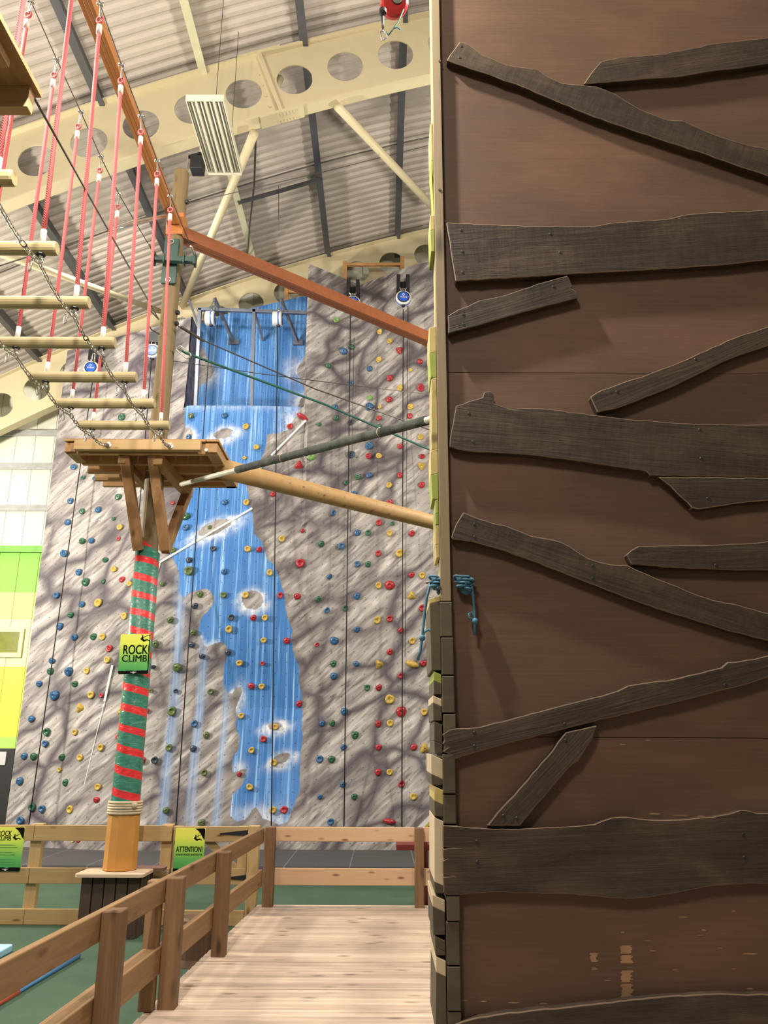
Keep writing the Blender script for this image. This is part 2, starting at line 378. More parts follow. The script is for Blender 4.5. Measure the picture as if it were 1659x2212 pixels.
# painted climbing wall: grey rock strokes and a blue waterfall
def mural(name, theta=0.72):
    m, nt, bs = new_mat(name)
    def rc(sx_, sz_):
        a = N(nt, 'TexCoord'); r = N(nt, 'VectorRotate', rotation_type='Y_AXIS'); r.inputs['Angle'].default_value = theta; L(nt, a.outputs['Object'], r.inputs[0])
        mp = N(nt, 'Mapping'); mp.inputs['Scale'].default_value = (sx_, .001, sz_); L(nt, r.outputs[0], mp.inputs[0]); return mp.outputs[0]
    def wc(sx_, sz_):
        a = N(nt, 'TexCoord'); mp = N(nt, 'Mapping'); mp.inputs['Scale'].default_value = (sx_, .001, sz_); L(nt, a.outputs['Object'], mp.inputs[0]); return mp.outputs[0]
    fine = math_(nt, 'ADD', math_(nt, 'MULTIPLY', noise(nt, rc(1.5, 9.0), 1, 3, .5, 1.1), .7), math_(nt, 'MULTIPLY', noise(nt, rc(2.6, 19), 1, 2, .5, .8), .3)); mid = noise(nt, rc(.9, 3.4), 1, 3, .5, 1.1); big = noise(nt, rc(.3, .6), 1, 2, .5)
    nv = N(nt, 'TexNoise'); L(nt, wc(.9, .9), nv.inputs[0]); nv.inputs['Scale'].default_value = 1; nv.inputs['Detail'].default_value = 2
    warp = N(nt, 'VectorMath', operation='SCALE'); L(nt, nv.outputs[1], warp.inputs[0]); warp.inputs[3].default_value = .9
    wa = N(nt, 'VectorMath', operation='ADD'); L(nt, rc(.62, 1.35), wa.inputs[0]); L(nt, warp.outputs[0], wa.inputs[1])
    vo = N(nt, 'TexVoronoi', feature='DISTANCE_TO_EDGE'); L(nt, wa.outputs[0], vo.inputs[0]); vo.inputs['Scale'].default_value = 1
    rock = ramp(nt, fine, [(.30, (.115, .105, .105)), (.39, (.215, .198, .191)), (.46, (.295, .273, .26)), (.57, (.345, .322, .304)), (.68, (.51, .487, .465))])
    shade = ramp(nt, mid, [(.36, (.45, .43, .45)), (.46, (.88, .87, .87)), (.64, (1.14, 1.13, 1.12))])
    rock = mixc(nt, .8, rock, shade, 'MULTIPLY')
    vein = ramp(nt, vo.outputs['Distance'], [(.0, (1, 1, 1)), (.04, (.75, .75, .75)), (.12, (0, 0, 0))])
    vm = math_(nt, 'MULTIPLY', vein, ramp(nt, big, [(.34, (.05, .05, .05)), (.50, (1, 1, 1))]))
    rock = mixc(nt, vm, rock, (.085, .072, .085))
    hl = ramp(nt, vo.outputs['Distance'], [(.14, (0, 0, 0)), (.24, (.4, .4, .4)), (.4, (0, 0, 0))])
    rock = mixc(nt, math_(nt, 'MULTIPLY', hl, ramp(nt, fine, [(.45, (0, 0, 0)), (.62, (1, 1, 1))])), rock, (.66, .63, .61))
    at_w = N(nt, 'Attribute', attribute_name='water'); at_s = N(nt, 'Attribute', attribute_name='stream'); at_f = N(nt, 'Attribute', attribute_name='foam')
    j = math_(nt, 'MULTIPLY', math_(nt, 'SUBTRACT', noise(nt, wc(7, 7), 1, 4, .65), .5), .95)
    wf = math_(nt, 'ADD', at_w.outputs['Fac'], j)
    mr = N(nt, 'MapRange', interpolation_type='SMOOTHSTEP'); L(nt, wf, mr.inputs[0]); mr.inputs[1].default_value = -.12; mr.inputs[2].default_value = .12
    st = noise(nt, wc(17, .34), 1, 5, .66, .25); st2 = noise(nt, wc(1.6, .5), 1, 3)
    water = ramp(nt, st, [(.3, (.035, .115, .34)), (.50, (.050, .175, .45)), (.58, (.10, .26, .56)), (.66, (.30, .47, .72)), (.76, (.62, .72, .84))])
    water = mixc(nt, ramp(nt, st2, [(.45, (0, 0, 0)), (.75, (.3, .3, .3))]), water, (.16, .32, .60))
    strm = math_(nt, 'MULTIPLY', at_s.outputs['Fac'], ramp(nt, noise(nt, wc(13, .35), 1, 3), [(.28, (.25, .25, .25)), (.6, (1, 1, 1))]))
    rock = mixc(nt, math_(nt, 'MULTIPLY', strm, .85), rock, ramp(nt, st, [(.35, (.11, .22, .44)), (.62, (.34, .45, .64))]))
    rim = ramp(nt, wf, [(.0, (.55, .55, .55)), (.12, (0, 0, 0))])
    # dark outline of the rock beside the water
    ol = N(nt, 'MapRange'); L(nt, wf, ol.inputs[0]); ol.inputs[1].default_value = -1.3; ol.inputs[2].default_value = -.1; ol.inputs[3].default_value = 0; ol.inputs[4].default_value = .4
    rock = mixc(nt, ol.outputs[0], rock, (.19, .165, .155))
    c = mixc(nt, mr.outputs[0], rock, water)
    fo = math_(nt, 'MULTIPLY', at_f.outputs['Fac'], ramp(nt, noise(nt, wc(6, 4), 1, 4, .65), [(.33, (.1, .1, .1)), (.58, (1, 1, 1))]))
    fo = math_(nt, 'MULTIPLY', fo, math_(nt, 'ADD', math_(nt, 'MULTIPLY', mr.outputs[0], .9), .1))
    c = mixc(nt, fo, c, (.80, .80, .80))
    # insert holes on a square grid
    g = N(nt, 'VectorMath', operation='FRACTION'); L(nt, wc(1/.212, 1/.212), g.inputs[0])
    sx = N(nt, 'SeparateXYZ'); L(nt, g.outputs[0], sx.inputs[0])
    dx = math_(nt, 'SUBTRACT', sx.outputs[0], .5); dz = math_(nt, 'SUBTRACT', sx.outputs[2], .5)
    dd = math_(nt, 'ADD', math_(nt, 'MULTIPLY', dx, dx), math_(nt, 'MULTIPLY', dz, dz))
    hole = math_(nt, 'LESS_THAN', dd, .0032)
    c = mixc(nt, math_(nt, 'MULTIPLY', hole, .6), c, (.03, .025, .03))
    L(nt, c, bs.inputs['Base Color']); bs.inputs['Roughness'].default_value = .6; bs.inputs['Specular IOR Level'].default_value = .2
    return m
M['mural'] = mural('painted rock and waterfall')
HC = {'red': (.34, .022, .03), 'blue': (.028, .10, .22), 'green': (.025, .10, .05), 'yellow': (.46, .315, .06), 'dark': (.03, .042, .07), 'lime': (.18, .32, .10), 'olive': (.085, .12, .04)}
for k, c in HC.items(): M['h_'+k] = plain(k+' resin hold', c, .32, var=.1)
# ------------------------------------------------------------------ setting
FL = -.25; YW = 15.5; YR = 16.35; YN = 10.45; YB = 17.2
def ztop(X): return 13.03+.2873*X-.0151*X*X
struct(MB().box(-16, 9, -6, 17.4, FL-.1, FL).build('floor', M['carpet']), 'green carpet floor of the climbing hall', 'floor')
mf = onz(700, 1872, FL+.05)
struct(MB().box(-9, 4, mf.y, 16.6, FL, FL+.05).build('trim_1', M['mat']), 'grey safety matting in front of the climbing wall', 'matting')
zb = lambda y: at(50, y, YB).z
bands = [(FL, zb(1617), (.018, .017, .018)), (zb(1617), zb(1592), (.45, .70, .14)), (zb(1592), zb(1440), (.78, .80, .07)), (zb(1440), zb(1338), (.78, .80, .42)), (zb(1338), zb(1280), (.60, .80, .24)), (zb(1280), zb(1183), (.28, .62, .09)), (zb(1183), 15.0, (.80, .80, .66))]
mb = MB(); mats = []
for i, (a, b, c) in enumerate(bands):
    mats.append(clad('end wall paint %d' % i, c)); mb.cur = i
    n = 170; x0 = -16; x1 = 9
    for k in range(n):     # shallow box profile, ribs upright
        xa = x0+(x1-x0)*k/n; xb = x0+(x1-x0)*(k+1)/n
        yy = YB+(.012 if k % 3 == 0 else 0)
        mb.add([(xa, yy, a), (xb, yy, a), (xb, yy, b), (xa, yy, b)], [(0, 1, 2, 3)])
mb.cur = 0; mb.box(-16, 9, YB+.05, YB+.15, FL, 15)
struct(mb.build('wall_back', mats, fixn=False), 'painted end wall of the hall behind the climbing wall', 'wall')
for i, y in enumerate((938, 1010, 1099, 1187)):
    z = zb(y); mb = MB().box(-16, -6.2, YB-.14, YB, z-.05, z+.05); mb.box(-16, -6.2, YB-.16, YB-.142, z-.09, z+.05)
    o = mb.build('cladding_rail', plain('grey rail', (.42, .43, .42)) if i < 3 else plain('green rail', (.2, .5, .08)))
    tag(o, 'horizontal cladding rail on the end wall, '+('topmost of the four', 'second of four from the top', 'third of four from the top', 'lowest, beneath white and above green paint')[i], 'rail', 'cladding rails on the end wall')
    a = at((127, 121, 108, 100)[i], (934, 1008, 1099, 1187)[i], YB-.2)
    MB().lathe(a+V((0, .06, 0)), (0, -1, 0), [(.05, 0), (.05, .05), (.03, .07)], 12).build('end_knob', M['darkred'], o)
a = at(0, 1410, YB-.02); b = at(45, 1366, YB-.02)
w1 = MB().box(a.x-.6, b.x, YB-.04, YB-.01, a.z, b.z).build('window_1', plain('olive window panel', (.20, .22, .015), .25)); struct(w1, 'olive tinted window panel in the pale yellow band', 'window')
mb = MB(); mb.box(a.x-.7, b.x+.08, YB-.06, YB-.0, a.z-.1, a.z); mb.box(a.x-.7, b.x+.08, YB-.06, YB, b.z, b.z+.08); mb.box(b.x, b.x+.08, YB-.06, YB, a.z, b.z)
mb.build('window_frame', plain('pale yellow frame', (.72, .74, .36)), w1)
p = at(4, 1638, YB-.03); tag(MB().box(p.x-.2, p.x+.08, YB-.03, YB-.005, p.z-.13, p.z+.13).build('notice', M['white']), 'white paper notice on the black lower end wall', 'notice')
# roof: profiled sheeting following the curve of the rafters
xs = [-11.5+i*.75 for i in range(27)]; vs = []; fs = []; prof = []
y = -3.0
while y < 17.3:
    prof += [(y, .0), (y+.045, .035), (y+.085, .035), (y+.13, .0)]; y += .2
for X in xs:
    for (yy, dz) in prof: vs.append((X, yy, ztop(X)+.27+dz))
npf = len(prof)
for i in range(len(xs)-1):
    for k in range(npf-1): fs.append((i*npf+k, i*npf+k+1, (i+1)*npf+k+1, (i+1)*npf+k))
struct(MB().add(vs, fs).build('ceiling', M['roof'], fixn=False), 'profiled roof sheeting of the hall', 'ceiling')
PX = [-7.85, -6.25, -4.6, -3.0, -1.38, .26, 1.9, 3.5]
pn = ['leftmost', 'second from the left', 'third from the left', 'fourth from the left, cream coloured', 'fifth from the left', 'sixth from the left, beside the brown board', 'hidden', 'hidden']
for i, X in enumerate(PX[:6]):
    z = ztop(X); mb = MB(); yy0, yy1 = -1.5, 17.1; sl = .28
    mb.box(X-.03, X+.03, yy0, yy1, z+.01, z+.26); mb.box(X-.03, X+.1, yy0, yy1, z+.005, z+.03)
    o = mb.build('purlin', M['purlincream'] if i == 3 else M['purlin'])
    tag(o, 'steel roof purlin running towards the climbing wall, '+pn[i], 'purlin', 'roof purlins')
# curved cellular rafters
def rafter(Y, label):
    pts = []; X = 0.0
    step = .868
    def nrm(X):
        s = .2873-.0302*X; n = V((-s, 0, 1)).normalized(); return n
    def cen(X): return V((X, Y, ztop(X)))-nrm(X)*.60
    xsr = [-.01]
    while xsr[-1] < 3.0:
        s = .2873-.0302*xsr[-1]; xsr.append(xsr[-1]+step/math.sqrt(1+s*s))
    xl = [-.01]
    while xl[-1] > -10.5:
        s = .2873-.0302*xl[-1]; xl.append(xl[-1]-step/math.sqrt(1+s*s))
    allx = sorted(set(xl+xsr))
    t = thing('rafter', label, 'rafter', (0, Y, ztop(0)-1.25))
    H = .60; R = .295; th = .01
    web = MB()
    angs = sorted([2*PI*k/32 for k in range(32)]+[math.atan2(sz*H, sx_*step/2) % (2*PI) for sx_ in (1, -1) for sz in (1, -1)])
    angs = [a for i, a in enumerate(angs) if i == 0 or a-angs[i-1] > 1e-4]
    for ic, Xc in enumerate(allx):
        mr_ = (Xc+allx[ic+1])/2 if ic+1 < len(allx) else Xc+step/2; ml_ = (Xc+allx[ic-1])/2 if ic else Xc-step/2
        def MP(s_, t_):
            Xp = Xc+(s_/(step/2))*((mr_-Xc) if s_ > 0 else (Xc-ml_)); return cen(Xp)+nrm(Xp)*t_
        pc = []; pr = []
        for a in angs:
            ca, sa = math.cos(a), math.sin(a); k = min((step/2)/abs(ca) if abs(ca) > 1e-6 else 1e9, H/abs(sa) if abs(sa) > 1e-6 else 1e9)
            pc.append(MP(ca*R, sa*R)); pr.append(MP(ca*k, sa*k))
        dy = V((0, th, 0))
        m_ = len(angs)
        vs = [p-dy for p in pc]+[p-dy for p in pr]+[p+dy for p in pc]+[p+dy for p in pr]; fs = []
        for i in range(m_):
            j = (i+1) % m_
            fs += [(i, j, m_+j, m_+i), (2*m_+i, 3*m_+i, 3*m_+j, 2*m_+j), (i, 2*m_+i, 2*m_+j, j)]
        web.add(vs, fs)
    web.build('web', M['cream'], t)
    for nm, off in (('top_flange', 0), ('bottom_flange', -1.22)):
        mb = MB(); vs = []; fs = []
        xr = [-11+.3*i for i in range(48)]
        for X in xr:
            n = nrm(X); p = V((X, Y, ztop(X)))+n*off
            vs += [p+V((0, -.115, 0)), p+V((0, .115, 0)), p+V((0, .115, 0))+n*.025, p+V((0, -.115, 0))+n*.025]
        for i in range(len(xr)-1):
            for k in range(4): k2 = (k+1) % 4; fs.append((i*4+k, i*4+k2, (i+1)*4+k2, (i+1)*4+k))
        mb.add(vs, fs).build(nm, M['cream'], t)
    return t, cen, nrm
rn, cenN, nrmN = rafter(YN, 'cream curved steel rafter with round holes, nearer one under the roof')
rf, cenF, nrmF = rafter(YR, 'cream curved steel rafter with round holes, behind the climbing wall top')
# bolted splice of the near rafter
Xs = at(556, 230, YN).x; n = nrmN(Xs); c = cenN(Xs); tg = V((n.z, 0, -n.x))
mb = MB(); 
for sgn in (-1, 1): mb.bar(c+tg*(.015*sgn)-n*.6, c+tg*(.015*sgn)+n*.6, .03, .22, (0, 1, 0))
mb.bar(c-n*.635-tg*.36, c-n*.635+tg*.36, .24, .025, n); mb.bar(c+n*.635-tg*.36, c+n*.635+tg*.36, .25, .02, n)
sp = mb.build('splice_plate', M['cream'], rn)
for i in range(5):
    for q in (-.075, .075):
        p = c-n*.65+tg*(-.02+.055*i)+V((0, q, 0)); MB().lathe(p, -n, [(.016, 0), (.016, .018)], 6).build('bolt', M['cream'], sp)
for i in range(4):
    p = c-tg*.13+n*(-.4+.22*i)+V((0, -.012, 0)); MB().lathe(p, (0, -1, 0), [(.02, 0), (.02, .02)], 6).build('bolt', M['cream'], sp)
# round bracing tubes
def simple(name, pts, r, mat, label, cat, group=None, seg=10):
    return tag(MB().tube(pts, r, seg).build(name, mat, smooth=True), label, cat, group)
simple('brace_tube', [at(549, 288, YN), at(394, 660, YR-.1)], .075, M['cream'], 'cream steel brace tube slanting down to the left behind the light fitting', 'brace')
simple('brace_tube', [at(729, 230, YN), at(985, 500, 14.6)], .07, M['cream'], 'cream steel brace tube slanting down to the right below the rafter', 'brace')
simple('brace_tube', [at(-20, 540, YN+.3), at(356, 676, YR-.1)], .06, M['cream'], 'cream steel brace tube behind the red ropes on the left', 'brace')
simple('brace_tube', [at(606, 168, YN+.16), at(583, 216, YN+.12)], .06, M['cream'], 'short cream brace stub seen through a rafter hole', 'brace')
rod = [V((X, 13.35, ztop(X)+.12)) for X in [-8.5+.5*i for i in range(22)]]
simple('tie_rod', rod, .014, M['cable'], 'thin dark tie rod crossing the purlins under the roof', 'rod', seg=6)
tag(MB().bar(at(514, 438, 13.6), at(690, 388, 13.6), .05, .07).build('sag_bar', M['purlin']), 'dark sag bar between two purlins beside the light fitting', 'bar')
simple('conduit', [at(553, 290, YN+.1), at(549, 400, YN+2), at(540, 480, 13.6), at(534, 560, 15.6)], .017, M['cable'], 'thin grey conduit running along beside the cream purlin', 'conduit', seg=6)
simple('hanging_wire', [at(602, 402, 13.5), at(602, 498, 13.5)], .006, M['cable'], 'thin wire dangling from the sag bar', 'wire', seg=5)
# ------------------------------------------------------------------ climbing wall
def inside_sdf(poly, P):
    poly = np.array(poly, float); n = len(poly); d = np.full(len(P), 1e9); ins = np.zeros(len(P), bool)
    for i in range(n):
        a = poly[i]; b = poly[(i+1) % n]; ab = b-a; t = np.clip(((P-a)@ab)/max(ab@ab, 1e-9), 0, 1)
        d = np.minimum(d, np.hypot(*(P-(a+t[:, None]*ab)).T))
        cond = (a[1] > P[:, 1]) != (b[1] > P[:, 1])
        xx = a[0]+(P[:, 1]-a[1])/(b[1]-a[1]+1e-12)*ab[0]; ins ^= cond & (P[:, 0] < xx)
    return np.where(ins, d, -d)
def line_d(line, P):
    line = np.array(line, float); d = np.full(len(P), 1e9)
    for a, b in zip(line[:-1], line[1:]):
        ab = b-a; t = np.clip(((P-a)@ab)/(ab@ab), 0, 1); d = np.minimum(d, np.hypot(*(P-(a+t[:, None]*ab)).T))
    return d
FALL = [(404, 880), (402, 910), (406, 938), (420, 958), (424, 985), (428, 1030), (430, 1066), (411, 1086), (401, 1099), (383, 1134), (366, 1184), (378, 1206), (392, 1229), (399, 1247), (399, 1290), (410, 1300), (418, 1290), (444, 1282), (461, 1281), (472, 1297), (470, 1310), (460, 1324), (446, 1338), (437, 1363), (438, 1376), (451, 1404), (467, 1394), (485, 1390), (495, 1400), (496, 1417), (489, 1436), (487, 1481), (498, 1503), (513, 1530), (512, 1576), (521, 1591), (521, 1616), (507, 1636), (507, 1666), (516, 1667), (538, 1659), (531, 1689), (507, 1718), (504, 1759), (521, 1772), (539, 1765), (549, 1750), (557, 1740), (566, 1752), (575, 1765), (589, 1770), (611, 1779), (627, 1770), (641, 1729), (650, 1707), (650, 1639), (654, 1598), (653, 1571), (652, 1503), (645, 1469), (648, 1447), (636, 1413), (629, 1375), (634, 1365), (622, 1336), (618, 1292), (609, 1258), (596, 1227), (581, 1214), (570, 1177), (554, 1162), (551, 1119), (542, 1097), (542, 1075), (535, 1053), (560, 1020), (575, 985), (579, 967), (581, 947), (604, 946), (627, 938), (632, 922), (645, 906), (652, 880)]
ISL = [(487, 948, 20, 11, -.3), (471, 1150, 38, 14, -.42), (551, 1302, 23, 20, 0), (595, 1569, 16, 9, -.2), (610, 1638, 19, 11, -.35), (513, 1505, 9, 23, .35), (411, 947, 12, 12, 0)]
ALC = [(434, 700), (470, 690), (480, 600), (668, 600), (668, 745), (655, 775), (640, 800), (655, 838), (668, 850), (650, 862), (640, 889), (690, 900), (690, 950), (380, 950), (424, 868), (430, 835), (455, 818), (463, 800), (446, 768), (432, 740)]
STR = [([(404, 1250), (403, 1300), (392, 1440), (381, 1540), (371, 1650), (364, 1790)], 11), ([(443, 1390), (446, 1430), (436, 1540), (427, 1650), (424, 1770)], 9), ([(497, 1440), (495, 1490), (489, 1590), (481, 1680), (477, 1785)], 7)]
OVER = [(345, 1215), (545, 1098), (590, 1230), (650, 1465), (515, 1530), (340, 1528), (228, 1517), (240, 1440)]
def off(px, py):
    """how far the face stands out towards the room (m)"""
    px = np.asarray(px, float); py = np.asarray(py, float); o = np.zeros_like(px)
    # lower middle slab leans out to a fold, its foot leaning out again
    cx = np.clip(1-np.abs(px-430)/330, 0, 1); cx = np.minimum(cx*1.6, 1)
    o += cx*.32*np.clip(1-np.abs(py-1150)/380, 0, 1)
    xr = np.interp(py, [1215, 1440, 1515, 1760], [345, 242, 227, 165]); fy = np.clip((py-1120)/180, 0, 1)
    o += .34*fy*np.where(px < xr, np.clip((px-(xr-190))/190, 0, 1), np.clip(1-(px-xr)/430, 0, 1))
    o += .35*np.clip((py-1530)/270, 0, 1)*np.clip((px-150)/120, 0, 1)
    # upright fold in the upper right face
    fade = np.clip((1380-py)/420, 0, 1)
    xl = 778-(py-609)*.028; u = px-xl
    o += fade*(.14-.30*np.clip(1-np.abs(u)/105, 0, 1))*(px > 660)
    # ledge box of the waterfall
    o += .18*np.clip(1-(py-888)/260, 0, 1)*(py > 880)*np.clip((px-398)/14, 0, 1)*np.clip((672-px)/22, 0, 1)
    return o
pw = lambda x, y: (at(x, y, YW).x, at(x, y, YW).z)
XL = pw(415, 690)[0]; XR = pw(667, 600)[0]; ZL = pw(530, 888)[1]
outline = [(-6.83, FL+.05), (1.9, FL+.05), (1.9, pw(936, 571)[1]+.3), pw(936, 571), pw(778, 607), (XR, pw(668, 578)[1]), (XR, ZL), (XL, ZL), (XL, pw(417, 684)[1]), (-6.83, pw(156, 757)[1])]
WALL = thing('climbing_wall', 'tall indoor climbing wall painted as grey rock with a blue waterfall', 'climbing wall', (-2.8, YW, FL+.05))
def panel(name, poly2, Y, offf, waterpolys, sp=.07, parent=WALL):
    bm = bmesh.new(); vs = [bm.verts.new((x, Y, z)) for x, z in poly2]; bm.faces.new(vs)
    xs_ = [p[0] for p in poly2]; zs_ = [p[1] for p in poly2]
    x = min(xs_)+sp
    while x < max(xs_): bmesh.ops.bisect_plane(bm, geom=bm.verts[:]+bm.edges[:]+bm.faces[:], plane_co=(x, Y, 0), plane_no=(1, 0, 0)); x += sp
    z = min(zs_)+sp
    while z < max(zs_): bmesh.ops.bisect_plane(bm, geom=bm.verts[:]+bm.edges[:]+bm.faces[:], plane_co=(0, Y, z), plane_no=(0, 0, 1)); z += sp
    base = LOC[parent.name]
    P = np.array([proj(*v.co) for v in bm.verts])
    O = offf(P[:, 0], P[:, 1]) if offf else np.zeros(len(P))
    w = np.full(len(P), -1e3); s = np.zeros(len(P)); fo = np.zeros(len(P))
    for q in waterpolys: w = np.maximum(w, inside_sdf(q, P))
    if offf:
        for (cx, cy, rx, ry, an) in ISL:
            dx = P[:, 0]-cx; dy = P[:, 1]-cy; u = dx*math.cos(an)+dy*math.sin(an); v = -dx*math.sin(an)+dy*math.cos(an)
            d = (np.sqrt((u/rx)**2+(v/ry)**2)-1)*min(rx, ry); w = np.minimum(w, d)
            fo = np.maximum(fo, np.exp(-(np.clip(d, 0, 99)/(6+5*(v > 0)))**2)*np.where(v > -ry*.6, 1, .45))
        for ln, wd in STR: s = np.maximum(s, np.exp(-(line_d(ln, P)/wd)**4))
        fo = np.maximum(fo, .8*np.exp(-(np.hypot(P[:, 0]-640, (P[:, 1]-925)*.8)/28)**2))
        fo = np.maximum(fo, .75*np.exp(-(np.hypot((P[:, 0]-575)*.35, (P[:, 1]-1765))/24)**2))
        fo = np.maximum(fo, .25*np.exp(-((P[:, 1]-888)/9)**2)*(P[:, 1] > 870)*(np.abs(P[:, 0]-530) < 125))
        fo = np.maximum(fo, .7*np.exp(-(np.hypot(P[:, 0]-520, (P[:, 1]-1662))/16)**2))
        fo = np.maximum(fo, .6*np.exp(-(line_d([(437, 1376), (451, 1406), (470, 1390)], P)/5)**2))
    else:
        for cx, cy, r in ((640, 800, 22), (452, 812, 18), (650, 870, 22)): fo = np.maximum(fo, .8*np.exp(-(np.hypot(P[:, 0]-cx, P[:, 1]-cy)/r)**2))
    for v, oo in zip(bm.verts, O): v.co = V((v.co.x, v.co.y-oo, v.co.z))-base
    me = bpy.data.meshes.new(name); bmesh.ops.recalc_face_normals(bm, faces=bm.faces); bm.to_mesh(me); bm.free()
    for nm, ar in (('water', w/10), ('stream', s), ('foam', fo)):
        at_ = me.attributes.new(nm, 'FLOAT', 'POINT'); at_.data.foreach_set('value', ar.astype(np.float32))
    me.materials.append(M['mural']); o = bpy.data.objects.new(name, me); C.objects.link(o); o.parent = parent; LOC[o.name] = base
    return o
panel('rock_face', outline, YW, off, [FALL])
YA = 16.1
pa = lambda x, y: (at(x, y, YA).x, at(x, y, YA).z)
panel('waterfall_recess', [(XL, ZL-.1), (XR, ZL-.1), (XR, pa(667, 636)[1]), (pa(481, 680)[0], pa(481, 680)[1]), (XL, pa(434, 694)[1])], YA, None, [ALC])
# returns of the recess and its ledge
mb = MB(); zt = pw(417, 684)[1]
mb.box(XL-.02, XL, YW, YA, ZL-.1, zt); mb.box(XR, XR+.02, YW-.1, YA, ZL-.1, pw(668, 578)[1]); mb.box(XL, XR, YW-.16, YA, ZL-.03, ZL)
mb.build('recess_return', plain('dark mauve paint', (.17, .15, .185), .6, var=.3), WALL)
# body behind the faces
mb = MB(); mb.box(-6.8, XL-.03, YW+.03, YA, FL+.05, pw(300, 717)[1]-.5); mb.box(XR+.03, 1.85, YW+.25, YA, FL+.05, pw(700, 600)[1]-.6); mb.box(XL, XR, YW+.05, YA-.05, FL+.05, ZL-.06)
mb.build('backing_frame', M['slat'], WALL)
# white strips painting in the lit lips where the panels fold
def onwall(x, y, lift=0.0): return at(x, y, YW-float(off(x, y))-lift)
lips = [[(545, 1098), (345, 1215)], [(345, 1217), (334, 1256)], [(661, 908), (586, 984)], [(570, 1003), (556, 1018)], [(243, 1437), (226, 1515)], [(226, 1515), (168, 1752)]]
for ln in lips:
    mb = MB(); k = 8; pts = []
    for i in range(k+1): pts.append(onwall(ln[0][0]+(ln[1][0]-ln[0][0])*i/k, ln[0][1]+(ln[1][1]-ln[0][1])*i/k, .012))
    mb.tube(pts, .022 if ln[1][1] < 1700 else .006, 6).build('lit_edge', M['edge'], WALL)
# steel frame carrying the two belay devices in the recess
sf = thing('steel_frame', 'grey box section steel frame standing in the waterfall recess', 'frame', at(430, 888, YW-.02))
def fb(name, a, b, w=.075): MB().bar(a, b, w, w, (0, 1, 0) if abs((V(b)-V(a)).normalized().y) < .9 else (0, 0, 1)).build(name, M['steel'], sf, bevel=.006)
YF = 15.42
fb('upright', at(422, 889, YF), at(432, 667, YF)); fb('upright', at(543, 889, YF), at(549, 667, YF)); fb('top_rail', at(426, 668, YF), at(668, 676, YF))
fb('stay', at(550, 671, YF), V((at(550, 671, YF).x+.1, YA-.02, at(550, 671, YF).z-.35)), .055)
fb('stay', at(428, 700, YF), at(408, 648, YF+.2), .05)
# timber frames above the wall top
tf = thing('timber_frame', 'orange timber frame of two uprights and a rail above the rock face', 'frame', at(806, 600, 15.9))
for (x, y0, y1) in ((745, 602, 566), (869, 592, 556)): MB().bar(at(x, y0+30, 15.9), at(x, y1, 15.9), .09, .09, (0, 1, 0)).build('upright', M['orangeW'], tf)
MB().bar(at(747, 572, 15.9), at(868, 572, 15.9), .07, .07).build('rail', M['orangeW'], tf)
tf = thing('timber_frame', 'small orange timber frame above the blue recess, left of the rock top', 'frame', at(630, 645, 16.15))
MB().bar(at(619, 680, 16.2), at(619, 624, 16.2), .09, .09, (0, 1, 0)).build('upright', M['orangeW'], tf); MB().bar(at(620, 630, 16.2), at(690, 632, 16.2), .07, .07).build('rail', M['orangeW'], tf)
MB().bar(at(690, 670, 16.2), at(690, 628, 16.2), .09, .09, (0, 1, 0)).build('upright', M['orangeW'], tf)
